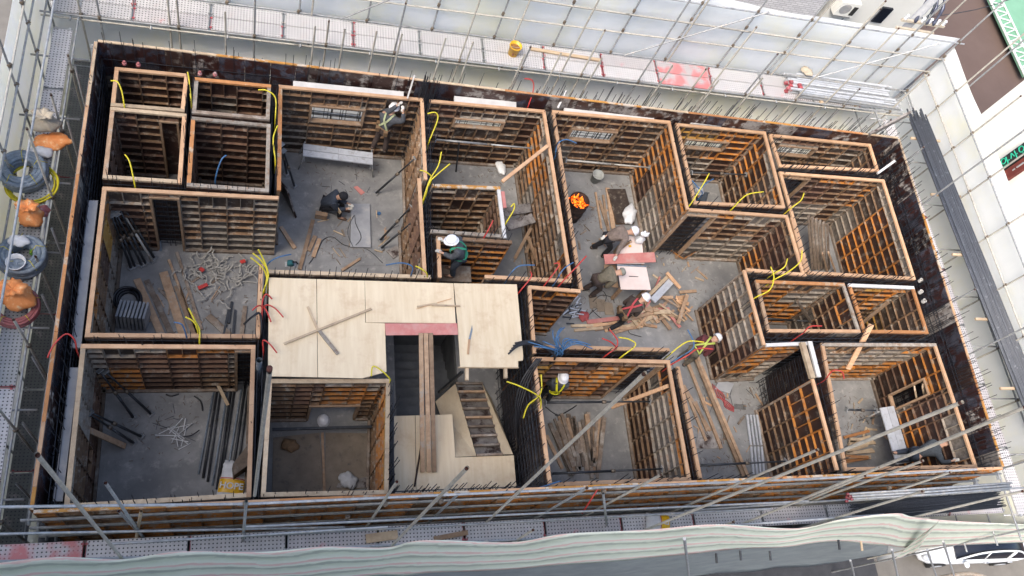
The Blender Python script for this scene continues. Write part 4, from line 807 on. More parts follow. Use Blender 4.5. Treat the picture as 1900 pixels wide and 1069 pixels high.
def coil(name, label, p, R, r, turns, m, tilt=(0, 0, 0), cat='hose coil', ties=True, stack=1):
    t = thing(name, label, cat, p); E = Euler(tilt).to_matrix(); rr = random.Random(int(R * 1000 + turns))
    for k in range(turns):
        lay = k % 3; dz = (k // 3) * r * 1.9; Rk = R - lay * r * 1.5 + rr.uniform(-.01, .01); b = MB(); cx, cy = rr.uniform(-.015, .015), rr.uniform(-.015, .015)
        pts = [E @ Vector((cx + Rk * math.cos(a * math.pi / 16), cy + Rk * math.sin(a * math.pi / 16), dz + r + .01 * math.sin(a * .7 + k))) for a in range(33)]; b.tube(pts, r, 8, False); obj('hose_turn', b.mesh('hose_turn', m, True), t)
    if ties:
        for a in range(5):
            b = MB(); c = Vector((math.cos(a * 1.26 + .4), math.sin(a * 1.26 + .4), 0)); zt = (turns // 3 + 1) * r * 1.9 + .02; b.tube([E @ (c * (R - r * 4.6) + V(0, 0, zt * .5)), E @ (c * (R - r * 2) + V(0, 0, zt)), E @ (c * (R + r * 1.3) + V(0, 0, zt * .6))], .008, 5); obj('tie', b.mesh('tie', 'hose_yellow', True), t)
    return t
sack('sand_sack', 'beige tied sack at the top of the pile on the left walkway', at(88, 238, 2.3), (.30, .24, .42), 'bag_beige', 1)
sack('sand_sack', 'orange flattened sack under the beige sack', at(98, 268, 2.02), (.42, .25, .3), 'bag_orange', 2, knot=False)
sack('sand_sack', 'white printed sack beside the upper blue-grey hose coil', at(78, 288, 2.02), (.24, .18, .3), 'bag_white', 3, knot=False)
coil('hose_coil', 'upper blue-grey corrugated hose coil on the left walkway', at(46, 325, 2.05), .44, .055, 9, 'hose_grey')
coil('hose_coil', 'thin yellow hose coil around the upper blue-grey coil', at(60, 342, 2.02), .52, .02, 4, 'hose_yellow', ties=False)
sack('sand_sack', 'orange and cream tied sack between the two blue-grey hose coils', at(60, 408, 2.1), (.30, .27, .5), 'bag_orange', 5)
sack('rag_sack', 'dark red crumpled cloth right of the upper orange sack', at(82, 396, 2.02), (.16, .14, .25), 'hose_pink', 6, 'cloth', False)
coil('hose_coil', 'lower blue-grey hose coil holding a clear bucket', at(45, 482, 2.05), .42, .055, 9, 'hose_grey')
sack('plastic_bag', 'white plastic bag lying on the lower blue-grey hose coil', at(36, 450, 2.35), (.2, .16, .2), 'bag_white', 7, 'plastic bag', False)
t = thing('clear_bucket', 'clear plastic bucket inside the lower blue-grey hose coil', 'bucket', at(36, 500, 2.1)); b = MB(); b.lathe((0, 0, 0), [(0, 0), (.13, 0), (.18, .34), (.19, .34), (.19, .36), (.17, .36), (.13, .08), (0, .06)], 20); obj('bucket_body', b.mesh('b', 'bag_white', True), t); b = MB(); b.lathe((0, 0, .2), [(.15, .02), (.1, .07), (.05, .03), (0, .09)], 12); obj('contents', b.mesh('c', 'hose_grey', True), t)
sack('leafy_bag', 'green leafy bundle at the right of the clear bucket', at(66, 472, 2.1), (.10, .09, .25), 'leaf', 8, 'plants', False)
coil('hose_coil', 'pinkish red hose coil under the lower orange sack', at(32, 572, 2.03), .42, .03, 9, 'hose_pink')
sack('sand_sack', 'large deep orange tied sack on the pinkish hose coil', at(34, 558, 2.15), (.38, .33, .55), 'bag_orange', 9)
# yellow bucket on the far walkway
def bucket(label, p, m, r=.15, h=.33, fill=None):
    t = thing('bucket', label, 'bucket', p); b = MB(); b.lathe((0, 0, 0), [(0, 0), (r * .8, 0), (r, h), (r * 1.08, h), (r * 1.08, h - .03), (r * 1.02, h - .03), (r * 1.02, h - .001), (r * .94, h - .002), (r * .76, .03), (0, .03)], 24); obj('bucket_body', b.mesh('b', m, True), t)
    if fill: b = MB(); b.lathe((0, 0, h * .72), [(r * .9, 0), (r * .6, .015), (r * .3, -.01), (0, .012)], 18); obj('contents', b.mesh('c', fill, True), t)
    b = MB(); b.tube([(r * 1.04 * math.cos(a * .314), r * 1.04 * math.sin(a * .314) * .5 - r * .6 * math.sin(a * .314), h - .02 - .05 * math.sin(a * .314)) for a in range(11)], .006, 5); obj('handle', b.mesh('h', 'galv', True), t); return t
y_b = bucket('bright yellow bucket of brown sludge on the far walkway', at(951, 100, 2.0), 'yellow_plastic', .17, .36, 'mud')
b = MB()
for k in range(4): b.bar((-.07 + .045 * k, -.168, .12), (-.07 + .045 * k, -.172, .2), .012, .004, up=(0, 1, 0))
for z in (.12, .16, .2): b.bar((-.08, -.168, z), (-.03, -.172, z), .012, .012)
obj('printed_mark', b.mesh('mark', 'letters_brown'), y_b)
bucket('empty grey bucket on the floor behind the burning barrel', at(1103, 335, 0), 'bucket_grey', .17, .34)
# burning barrel
p = at(1076, 372, .87); p.z = 0; t = thing('fire_barrel', 'rusty burning steel barrel full of flames in the middle room', 'barrel', p); b = MB()
b.lathe((0, 0, 0), [(0, .02), (.29, .02), (.29, .28), (.305, .29), (.29, .30), (.29, .56), (.305, .57), (.29, .58), (.29, .86), (.3, .87), (.275, .87), (.27, .5), (0, .5)], 28); obj('barrel_shell', b.mesh('b', 'barrel', True), t)
b = MB(); r = random.Random(3)
for k in range(26):
    a = r.uniform(0, 6.28); q = .22 * math.sqrt(r.random()); a2 = r.uniform(0, 6.28); c = V(q * math.cos(a), q * math.sin(a), .62 + r.random() * .16); b.bar(c - V(.09 * math.cos(a2), .09 * math.sin(a2), .03), c + V(.09 * math.cos(a2), .09 * math.sin(a2), .03), .035, .03)
obj('burning_wood', b.mesh('w', 'coal'), t)
b = MB(); b.lathe((0, 0, .63), [(.272, 0), (.2, .04), (.1, .07), (0, .08)], 20); obj('ember_bed', b.mesh('e', 'flame', True), t)
for k in range(34):
    a = r.uniform(0, 6.28); q = .25 * math.sqrt(r.random()); h = r.uniform(.12, .34); b = MB(); c = V(q * math.cos(a), q * math.sin(a), .62); pts = [c, c + V(r.uniform(-.03, .03), r.uniform(-.03, .03), h * .5), c + V(r.uniform(-.06, .06), r.uniform(-.06, .06), h)]; b.tube(pts, [.055, .035, .003], 7); o = obj('flame', b.mesh('f', 'flame', True), t)
# ------------------------------------------------------------------ big stacks on the walkways
def bundle(name, label, a, c, n, rad, m, cat, spread, rows=3, ends=None, jitter=.2, hollow=False):
    a = Vector(a); c = Vector(c); d = (c - a).normalized(); s = d.cross(V(0, 0, 1)).normalized(); t = thing(name, label, cat, a); per = math.ceil(n / rows); r = random.Random(len(label))
    for k in range(n):
        i, j = k % per, k // per; o = s * ((i - per / 2 + .5 * (j % 2)) * spread + r.uniform(-.1, .1) * rad) + V(0, 0, rad + j * rad * 1.75); j1, j2 = r.uniform(-jitter, jitter), r.uniform(-jitter, jitter); b = MB(); sg_ = [a + o + d * j1, (a + c) / 2 + o + s * r.uniform(-.02, .02), c + o + d * j2]; b.tube(sg_, rad, 7, True); q = part('pipe', b, m, t, True)
        if ends: b = MB(); b.tube([sg_[0] - d * .02, sg_[0] + d * .04], rad * 1.25, 7); part('coupling', b, ends, q, True)
    return t
bundle('conduit_pile', 'thick pile of dark grey plastic conduits along the right walkway', (20.35, 15.15, 2.5), (20.75, 4.7, 2.5), 44, .024, 'conduit_grey', 'pipe pile', .046, 3, jitter=.28)
for k in range(5):
    b = MB(); y = 14.3 - k * 2.1; b.bar((19.9, y, 2.47), (21.05, y, 2.47), .07, .06); single('bearer', b, 'pine_pale', 'timber bearer under the dark grey conduit pile', 'timber', (19.9, y, 2.47), 'bearers under the conduit pile')
bundle('steel_pipes', 'stack of galvanised pipes with red ends on the near walkway at the right', aty(1572, 926, 2.95), aty(1868, 905, 3.0), 9, .026, 'galv', 'pipe pile', .06, 3, 'red_paint', .1)
bundle('rebar_bundle', 'dark blue-black bundle of thin reinforcing bars on the near walkway', aty(1590, 952, 2.75), aty(1850, 928, 2.85), 60, .009, 'rebar', 'reinforcing bars', .02, 3, jitter=.2)
bundle('rebar_bundle', 'short tied bundle of reinforcing bars left of the long bundle', aty(1340, 968, 2.8), aty(1465, 962, 2.8), 40, .008, 'rebar', 'reinforcing bars', .018, 3, jitter=.15)
# far walkway aluminium props pile
t = thing('prop_pile', 'pile of pale galvanised boards and props with red ends on the far walkway', 'prop pile', at(1470, 165, 2.1)); r = random.Random(5)
A0, A1 = at(1468, 160, 2.06), at(1650, 186, 2.06)
for k in range(30):
    b = MB(); o = V(0, (k % 10 - 4.5) * .09, (k // 10) * .07); j = r.uniform(-.25, .25); a = A0 + o + V(j, 0, 0); c = A1 + o + V(j + r.uniform(-.2, .1), r.uniform(-.04, .04), 0); q = None
    if k % 3: b.bar(a, c, .075, .055)
    else: b.tube([a, c], .03, 7)
    q = part('prop', b, 'alu' if k % 4 else 'galv', t)
    if k % 10 in (2, 3, 4, 5) : b = MB(); b.bar(a - V(.06, 0, 0), a + V(.05, 0, 0), .1, .075); part('red_end', b, 'red_paint', q)
for x, y in ((1520, 192), (1583, 197)):
    stick('squared timber sticking out under the pale prop pile', (x - 8, y - 30), (x + 5, y), 2.03, 2.03, .09, .07, 'pine_pale', 'bearers under the prop pile')
sack('rag_heap', 'greyish knotted rope heap at the left end of the prop pile', at(1495, 135, 2.25), (.22, .2, .2), 'bag_beige', 12, 'rope', False)
stick('dirty wooden plank lying on the far walkway right of the yellow bucket', (982,90), (1115,112), 2.06, 2.06, .1, .04, 'pine_pale')
stick('stained formwork plank standing on the far right corner of the outer form', (1610,252), (1685,212), 3.0, 3.35, .06, .3, 'film_stained')
stick('white pipe lying on the gap at the right of the shallow box', (1628,322), (1660,299), 2.8, 2.95, .07, .07, 'foam_white')
stick('small pale plank leaning on the near walkway beside the broken board', (679,1000), (738,992), 2.06, 2.06, .18, .04, 'pine_pale')
stick('broken brown board on the near walkway', (805,1000), (868,988), 2.06, 2.1, .1, .03, 'timber_mid')
# printed sacks
def printed_bag(label, p, rz, txt, sc=1.):
    t = thing('cement_bag', label, 'bag', p, None, rz); b = MB(); nx, ny = 10, 8; r = random.Random(4)
    for j in range(ny + 1):
        for i in range(nx + 1):
            u, v = i / nx * 2 - 1, j / ny * 2 - 1; z = .11 * (1 - abs(u) ** 3) * (1 - abs(v) ** 3) + .012 * math.sin(i * 1.7 + j) + .02; b.v.append(Vector((u * .28 * sc, v * .42 * sc, z)))
    for j in range(ny):
        for i in range(nx): a = j * (nx + 1) + i; b.f.append((a, a + 1, a + nx + 2, a + nx + 1))
    i0 = len(b.v); b.v += [Vector((v.x, v.y, 0)) for v in b.v[:i0]]
    for j in range(ny):
        for i in range(nx): a = i0 + j * (nx + 1) + i; b.f.append((a, a + nx + 1, a + nx + 2, a + 1))
    bd = [i for i in range(nx + 1)] + [j * (nx + 1) + nx for j in range(1, ny + 1)] + [ny * (nx + 1) + i for i in range(nx - 1, -1, -1)] + [j * (nx + 1) for j in range(ny - 1, 0, -1)]
    for a, c in zip(bd, bd[1:] + bd[:1]): b.f.append((a, i0 + a, i0 + c, c))
    obj('bag_body', b.mesh('b', 'bag_white', True), t)
    def patch(v0, v1, m, nm, dz):
        q = MB()
        for j in range(5):
            for i in range(nx + 1):
                v = v0 + (v1 - v0) * j / 4; u = (i / nx * 2 - 1) * .97; q.v.append(Vector((u * .28 * sc, v * .42 * sc, .11 * (1 - abs(u) ** 3) * (1 - abs(v) ** 3) + .035 + dz)))
        for j in range(4):
            for i in range(nx): a = j * (nx + 1) + i; q.f.append((a, a + 1, a + nx + 2, a + nx + 1))
        obj(nm, q.mesh('q', m, True), t)
    patch(-.75, -.05, 'yellow_plastic', 'yellow_band', 0); patch(-.03, .02, 'hose_red', 'red_stripe', 0)
    me = text_mesh(txt, .2 * sc); me.materials.append(M['letters_white']); w_ = max(v.co.x for v in me.vertices) if me.vertices else .4; obj('lettering', me, t, (-w_ / 2, -.24 * sc, .155)); return t
printed_bag('white and yellow cement bag marked HOPE in the near left corner room', at(432, 890, .02), R_(-8), 'HOPE', 1.0)
printed_bag('white and yellow cement bag lying on the near walkway', aty(1222, 972, 2.8), R_(80), 'L', .75)

# ------------------------------------------------------------------ steel props
def prop(label, a, c, m='pipe_dark', group=None, rad=.03, plates=True):
    a = Vector(a); c = Vector(c); t = thing('steel_prop', label, 'steel prop', a, group); mid = a.lerp(c, .55); d = (c - a).normalized()
    b = MB(); b.tube([a, mid], rad, 9); part('outer_tube', b, m, t, True); b = MB(); b.tube([mid - d * .02, c], rad * .75, 9); part('inner_tube', b, m, t, True)
    b = MB(); b.tube([mid - d * .05, mid + d * .05], rad * 1.5, 9); part('collar', b, 'coupler', t, True)
    if plates:
        for e in (a, c): b = MB(); s = d.orthogonal().normalized(); b.bar(e - s * .07, e + s * .07, .13, .012, up=d); part('end_plate', b, 'galv', t)
    return t
G = 'props leaning in the corner of the left room'
for k, (a, c) in enumerate((((243,497),(207,400)), ((250,494),(210,392)), ((263,492),(217,398)), ((270,489),(222,388)), ((283,485),(219,380)), ((286,478),(230,385)))): prop('dark steel prop leaning in the corner of the left room', at(*a, .05), at(*c, 1.75), 'pipe_dark' if k != 4 else 'pipe_tan', G)
for k, (a, c) in enumerate((((247,775),(185,688)), ((280,768),(196,690)), ((248,822),(165,768)), ((262,810),(168,765)))):
    prop('dark steel prop bracing the %s of the left wall in the near left room' % ('far end' if k < 2 else 'middle'), at(*a, .05), at(*c, 1.35), 'pipe_dark', 'props bracing the %s of the near left room' % ('far end' if k < 2 else 'middle'))
for a, c, lb in (((698,358),(771,293),'upper'), ((706,445),(765,381),'middle'), ((708,460),(772,406),'lower')): prop('slanting steel prop against the bedroom right wall, %s one' % lb, at(*a, .05), at(*c, 1.5))
for a, c, lb in (((532,322),(522,268),'beside the small white-capped box'), ((546,345),(526,280),'near the grey leaning board')): prop('upright dark prop ' + lb, at(*a, .05), at(*c, 1.6))
for a, c, z, m, lb in (((1012,747),(1206,745),1.55,'pipe_dark','spanning the plank room behind the diagonal pole'), ((1022,879),(1228,870),1.55,'pipe_dark','spanning the near end of the plank room'), ((1296,864),(1457,856),1.55,'pipe_dark','spanning the corridor over the long planks'),
                       ((1050,297),(1205,311),1.5,'pipe_tan','spanning the burning barrel room'), ((1283,320),(1384,324),1.5,'pipe_dark','spanning the room of the pale blue hard hat'), ((808,259),(985,275),1.5,'galv','spanning the room behind the bathroom box'),
                       ((1405,590),(1530,598),1.0,'pipe_dark','spanning the box right of the long hall wall'), ((1570,760),(1625,762),1.5,'pipe_dark','in the near right corner room')):
    prop('horizontal steel prop ' + lb, at(*a, z), at(*c, z), m)

# ------------------------------------------------------------------ bedroom contents
t = thing('aluminium_bench', 'silver aluminium work bench under the standing worker', 'work bench', at(625, 290, 0)); bz = .72
for k in range(2):
    for s in range(2):
        f0, f1 = k * .5, k * .5 + .497; a = at(563, 266, bz).lerp(at(692, 283, bz), f0); c = at(563, 266, bz).lerp(at(692, 283, bz), f1); o = (at(562, 289, bz) - at(563, 266, bz)) * (.02 + .5 * s); o2 = (at(562, 289, bz) - at(563, 266, bz)) * (.48 + .5 * s)
        b = MB(); b.slab([(p.x, p.y) for p in (a + o, c + o, c + o2, a + o2)][::-1], bz - .045, bz); part('platform', b, 'alu', t)
for px, py in ((566,285),(690,300)):
    q = at(px, py, bz - .05)
    for dy in (.0, .38): b = MB(); b.tube([q + V(0, dy, 0), V(q.x + (-.12 if px < 600 else .12), q.y + dy * 1.25 - .06, 0.01)], .02, 7); part('leg', b, 'galv', t, True)
    b = MB(); b.tube([q + V(0, -.02, -.35), q + V(0, .42, -.35)], .014, 6); part('brace', b, 'galv', t, True)
sheet('speckled grey steel board lying on the bedroom floor', [(652,378),(686,378),(688,459),(650,458)], .07, 'foam_grey', .06, 'steel_board')
sheet('thin dusty sheet lying flat below the speckled grey board', [(633,460),(688,462),(740,492),(632,494)], .012, 'concrete', .008, 'thin_sheet')
sheet('dark dirty panel on the floor near the slanting props', [(717,466),(735,455),(748,466),(730,480)], .04, 'film_stained', .03, 'small_panel')
b = MB(); b.hexa([at(520, 352, .02), at(548, 405, .02), at(551, 403, .02), at(523, 350, .02), at(519, 338, .75), at(531, 352, .8), at(534, 350, .8), at(522, 336, .75)]); single('leaning_board', b, 'film_brown', 'dark grey board leaning at the left side of the bedroom', 'board', at(520, 352))
stick('long plank on the bedroom floor pointing at the crouching worker', (581,408), (556,500), .03, .03, .10, .04, 'timber_mid')
stick('short plank offcut left of another beside the long plank', (585,438), (573,466), .03, .03, .10, .04, 'timber_mid'); stick('short plank offcut right of its twin beside the long plank', (593,443), (581,477), .03, .03, .10, .04, 'timber_mid')
stick('brown plank offcut near the end of the doorway wall', (521,421), (547,461), .03, .03, .1, .05, 'timber_mid')
stick('timber offcut near the back edge of the deck', (668,480), (634,502), .04, .04, .07, .04, 'timber_mid')
sheet('small reddish plywood scrap on the bedroom floor', [(656,347),(663,345),(677,357),(670,362)], .02, 'ply_pink', .012, 'plywood_scrap')
t = thing('circular_saw', 'teal circular saw left of the long plank', 'saw', at(540, 492, 0)); b = MB(); b.box(-.15, .12, -.07, .07, .01, .03); obj('base_plate', b.mesh('b', 'galv'), t); b = MB(); b.tube([(-.02, -.06, .1), (-.02, .06, .1)], .085, 14); obj('motor', b.mesh('m', 'tool_teal', True), t); b = MB(); b.tube([(.02, 0, .16), (.12, 0, .19), (.16, 0, .1)], .02, 7); obj('handle', b.mesh('h', 'cloth_black', True), t)
b = MB(); b.lathe(at(703, 397, .0), [(0, 0), (.05, 0), (.05, .04), (.02, .04), (.02, .02), (0, .02)], 14); single('tape_roll', b, 'hose_blue', 'small blue tape roll on the bedroom floor', 'tape roll')
def cable(label, pts, m='hose_black', r=.009, z=.02, group=None, name='cable'):
    b = MB(); b.tube(bez([at(x, y, z) if len((x, y)) == 2 else 0 for x, y in pts], 6), r, 6); return single(name, b, m, label, 'cable', at(*pts[0], z), group, True)
cable('thin black extension cord across the bedroom floor', [(573,490),(588,468),(600,445),(618,440),(640,455),(680,462),(710,488)])
cable('grey looped cord on the speckled grey board', [(655,458),(645,430),(657,400),(660,415),(670,440),(660,455)], r=.007, z=.09)

# ------------------------------------------------------------------ left room contents
b = MB(); r = random.Random(21); c0 = at(412, 510, 0)
for k in range(60):
    c = c0 + V(r.gauss(0, .42), r.gauss(0, .24), .03 + r.random() * .12); pts = [c]; a = r.uniform(0, 6.3)
    for j in range(5): a += r.gauss(0, .8); c = c + V(.09 * math.cos(a), .09 * math.sin(a), r.uniform(-.02, .03)); c.z = max(c.z, .02); pts.append(c)
    pts = bez(pts, 4)
    for q0, q1 in zip(pts[:-1], pts[1:]):
        if (q1 - q0).length > .005: b.bar(q0, q1 + (q1 - q0) * .1, .03, .004, up=(r.uniform(-.3, .3), 0, 1))
single('webbing_heap', b, 'webbing', 'tangled heap of off-white webbing straps in the left room', 'straps', c0)
for x, y, x2, y2 in ((368,535,385,528), (371,498,378,503), (446,487,455,484)): stick('small red ratchet buckle in the tangled webbing heap', (x, y), (x2, y2), .12, .12, .09, .04, 'hose_red', 'red ratchet buckles of the webbing heap', 'ratchet_buckle', 'buckle')
for a, c, w_, m, lb in (((313,482),(366,618),.06,'timber_mid','thin batten crossing the left room floor, leftmost of two long thin ones'), ((328,468),(374,612),.07,'timber_old','thin greyish batten crossing the left room floor, right of its twin'), ((254,518),(300,622),.16,'timber_mid','wide plank at the foot of the leaning props'),
                        ((303,505),(340,620),.20,'timber_mid','wide brown plank under the thin battens'), ((328,530),(362,622),.14,'timber_mid','brown plank right of the widest one'), ((272,520),(318,620),.13,'timber_old','grey plank beside the wide plank at the props'), ((386,586),(425,622),.17,'timber_old','short wide grey-brown plank near the deck end'), ((455,568),(448,622),.10,'timber_old','grey plank standing close to the right wall of the left room')):
    stick(lb, a, c, .03, .03, w_, .035, m, name='plank')
t = thing('panel_stack', 'stack of pale grey steel panels standing on edge in the left room', 'panel stack', at(245, 600, 0))
for k in range(8):
    b = MB(); q = at(218 + 7 * k, 611 + k * .6, 0) - t.location; b.hexa([(q.x + dx, q.y + dy, z) for z, dd in ((.01, 0), (.55, .09)) for dx, dy in ((0, dd), (.05, dd), (.12, .42 + dd), (.07, .42 + dd))]); obj('steel_panel', b.mesh('p', 'foam_grey'), t)
coil('hose_coil', 'black hose coil beside the pale steel panel stack', at(238, 558, 0), .30, .03, 7, 'hose_black', ties=False)
for a, c in (((424,575),(415,622)), ((436,575),(432,622)), ((430,560),(424,600))): stick('dark steel tube on the floor of the left room near the deck', a, c, .03, .03, .05, .05, 'pipe_dark', 'steel tubes near the deck in the left room', 'steel_tube', 'tube')
stick('short grey pipe standing in the doorway of the left room', (298,465), (297,448), .02, .25, .05, .05, 'hose_grey')
# near left room
for k in range(9):
    x0, y0 = (397 + k * 8.5, 722 - (k % 3) * 14); x1, y1 = (368 + k * 8.6, 880 + (k * 37) % 30)
    b = MB(); b.tube([at(x0, y0, .03), at(x1, y1, .03)], (.022, .03, .026)[k % 3], 8); single('steel_pipe', b, 'pipe_dark' if k % 3 else 'hose_grey', 'long dark pipe lying at the right side of the near left room', 'pipe', at(x0, y0, .03), 'long pipes lying in the near left room', True)
stick('pale batten leaning over the long pipes in the near left room', (397,700), (423,752), .3, .1, .07, .04, 'pine_pale')
stick('timber board leaning on the left wall of the near left room', (158,795), (232,828), 1.2, .05, .12, .04, 'timber_mid')
b = MB(); q = [at(x, y, z) for x, y, z in ((430,872,.05),(455,840,.05),(457,875,.05),(432,893,.05))]; b.hexa(q + [v + V(.03, .02, .5) for v in q]); single('timber_crate', b, 'timber_old', 'old timber form box against the right wall of the near left room', 'form box', q[0])
r = random.Random(8)
for k in range(13):
    c = at(338 + r.gauss(0, 12), 806 + r.gauss(0, 9), 0); a = r.choice((0, .5, .9, 1.6, 2.7)) + r.gauss(0, .2); l = r.uniform(.12, .3); b = MB(); b.tube([c + V(-l * math.cos(a), -l * math.sin(a), .02 + .006 * k), c + V(l * math.cos(a), l * math.sin(a), .02 + .006 * k)], .011, 5); single('plastic_offcut', b, 'bag_white', 'thin white plastic offcut in the pile on the bare wet floor', 'offcut', c, 'white plastic offcuts on the wet floor')
cable('short curved black hose piece by the back wall of the near left room', [(308,732),(318,735),(332,731)], r=.018); cable('bent black hose piece near the long pipes', [(360,735),(372,745),(376,762)], r=.018); cable('black hose piece over the white plastic offcuts', [(340,810),(355,808),(370,798)], r=.015, z=.12)
# debris
b = MB(); r = random.Random(31)
for k in range(1100):
    px, py = r.choice(((640, 330, 120, 90), (1240, 480, 130, 60), (1400, 740, 60, 60), (300, 800, 110, 80), (380, 560, 80, 50), (1110, 560, 60, 40), (1090, 400, 40, 60), (1330, 560, 70, 50)))[:2] if False else (0, 0)
    cx, cy, sx, sy = r.choice(((640, 330, 60, 60), (1240, 480, 70, 40), (1400, 740, 40, 50), (310, 790, 70, 60), (380, 560, 60, 40), (1110, 560, 40, 40), (1090, 400, 30, 40), (1330, 560, 60, 40), (640, 460, 60, 25), (1150, 300 + 80, 40, 60), (1600, 780, 40, 50), (1340, 860, 60, 20), (330, 700, 100, 120), (920, 330, 50, 25), (1450, 730, 40, 40), (1280, 470, 90, 25))); c = at(r.gauss(cx, sx * .6), r.gauss(cy, sy * .6), .012); a = r.uniform(0, 6.3); l = r.uniform(.01, .06); b.bar(c - V(l * math.cos(a), l * math.sin(a), 0), c + V(l * math.cos(a), l * math.sin(a), 0), r.uniform(.006, .02), .006)
o = single('sawdust_debris', b, 'timber_old', 'small wood chips and wire scraps scattered over the concrete floor', 'debris', (5, 9, 0)); o['kind'] = 'stuff'
for k in range(46):
    cx, cy = r.choice(((1395, 720), (1450, 745), (640, 340), (330, 790), (1330, 740), (1600, 770), (1415, 860), (660, 420))); c = at(r.gauss(cx, 25), r.gauss(cy, 18), .012); a = r.uniform(0, 6.3); l = r.uniform(.05, .18); b = MB(); b.tube([c - V(l * math.cos(a), l * math.sin(a), 0), c + V(l * math.cos(a), l * math.sin(a), .01)], .006, 4); single('rebar_offcut', b, 'rebar', 'thin dark bar offcut lying on the concrete floor', 'offcut', c, 'dark bar offcuts on the floor')

# ------------------------------------------------------------------ plank room and corridor
r = random.Random(12); Gp = 'old planks laid on the floor of the plank room'
for k in range(42):
    f_ = k / 42; x0 = 1014 + 112 * f_ + r.uniform(-10, 10); y0 = 778 + r.uniform(-14, 22) + (30 * r.random() if k % 4 == 0 else 0); L_ = r.uniform(55, 105); sl = .42 * (1 - 1.25 * f_) + r.gauss(0, .07); y1 = min(y0 + L_, 888)
    stick('weathered old plank lying on the plank room floor', (x0, y0), (x0 + (y1 - y0) * sl, y1), .03 + .035 * (k % 4), .03 + .035 * (k % 4), r.choice((.07, .09, .11)), .035, r.choice(('timber_old', 'timber_old', 'timber_old', 'timber_mid')), Gp, 'plank')
stick('pine brace from the right wall of the plank room down to its floor', (1241,716), (1135,756), 2.45, 1.0, .09, .06, 'pine')
cable('black cable loop at the left of the plank room floor', [(1012,755),(1035,770),(1055,762),(1070,752)], r=.014); cable('second black cable running to the plank heap', [(1030,770),(1050,778),(1062,776)], r=.012)
for k, (a, c) in enumerate((((1287,657),(1380,886)), ((1291,655),(1388,885)))): stick('long fresh timber plank lying down the corridor', a, c, .25, .1, .09, .05, 'timber_mid', 'pair of long planks in the corridor', 'plank')
stick('long timber left of the pair in the corridor', (1273,665), (1338,832), .12, .06, .09, .05, 'timber_mid', None, 'plank')
for a, c in (((1268,715),(1310,818)), ((1290,745),(1312,800)), ((1268,715),(1318,800))): stick('shorter plank scrap at the left of the corridor', a, c, .05, .05, .08, .04, 'timber_mid', 'plank scraps at the left of the corridor', 'plank')
sheet('dark square plywood offcut under the corridor planks', [(1298,795),(1340,805),(1340,832),(1290,832)], .03, 'film_stained')
t = thing('metal_studs', 'bundle of silver metal studs standing out on the corridor floor', 'metal studs', at(1400, 820, 0))
for k in range(4):
    for (a, c) in (((1386 + 6 * k, 770), (1393 + 6.4 * k, 826)), ((1393.5 + 6.4 * k, 829), (1398 + 6.5 * k, 880))): b = MB(); b.bar(at(*a, .08), at(*c, .08), .06, .05); part('stud', b, 'alu', t)
for k in range(5): cable('dark red rope coil beside the metal studs', [(1322 + k * 3, 712 + k * 3), (1328 + k * 4, 735), (1345, 742 + k * 3), (1362, 756 + k * 2)], 'red_cloth', .014, .02 + .015 * k, 'strands of dark red rope', 'rope')
sheet('clear plastic tray of fixings near the dark red rope', [(1335,703),(1362,712),(1354,730),(1327,722)], .06, 'foam_grey', .05, 'tray')
for k in range(6): stick('black cable tie in the bunch near the metal studs', (1362, 750 + k * 1.6), (1384, 751 + k * 1.8), .03, .03, .006, .006, 'rubber', 'bunch of black cable ties', 'cable_tie', 'cable tie')

# ------------------------------------------------------------------ near right room
r = random.Random(14)
for k in range(17):
    x0 = 1566 + (k * 5) % 12; y0 = 812 + (k * 29) % 50; a = r.uniform(-14, 2); stick('fresh yellow pine batten in the stack by the wall', (x0, y0), (x0 + r.uniform(34, 52), y0 + a), .05 + .05 * (k % 4), .05 + .05 * (k % 4), .08, .045, 'pine_orange' if k % 5 == 0 else 'pine_pale', 'stacked pine battens in the near right room')
t = thing('aluminium_bench', 'two-plank silver platform under the crouching worker at the near right', 'work bench', at(1655, 810, 0)); bz = 1.0
for s in range(2):
    for f0, f1 in ((0, .497), (.5, 1)):
        a0, a1, w_ = at(1633, 757, bz), at(1664, 862, bz), at(1646, 755, bz) - at(1633, 757, bz); b = MB(); p = [a0.lerp(a1, f0) + w_ * (s * 1.0), a0.lerp(a1, f1) + w_ * (s * 1.0), a0.lerp(a1, f1) + w_ * (s + .95), a0.lerp(a1, f0) + w_ * (s + .95)]; b.slab([(q.x, q.y) for q in p], bz - .04, bz); part('platform', b, 'alu', t)
for f_ in (.05, .95):
    for s in (.1, 1.8): q = a0.lerp(a1, f_) + w_ * s; b = MB(); b.tube([q - V(0, 0, .05), V(q.x, q.y, .01)], .02, 7); part('leg', b, 'galv', t, True)
stick('slanting pine plank resting on the wall top above the near right room', (1617,602), (1573,685), 2.95, 1.9, .14, .05, 'pine')
stick('pale square post lying along the wall top left of the slanting plank', (1488,636), (1507,702), 2.78, 2.78, .14, .1, 'pine_pale'); stick('grey-beige board lying beside the pale post on the wall top', (1502,634), (1519,700), 2.77, 2.77, .12, .06, 'foam_white')
for a, c in (((1697,720),(1707,770)), ((1722,714),(1738,790)), ((1712,716),(1728,786))): stick('pale board leaning on the right wall of the near right room', a, c, 1.9, .4, .14, .04, 'pine_pale', 'pale boards leaning in the near right room')

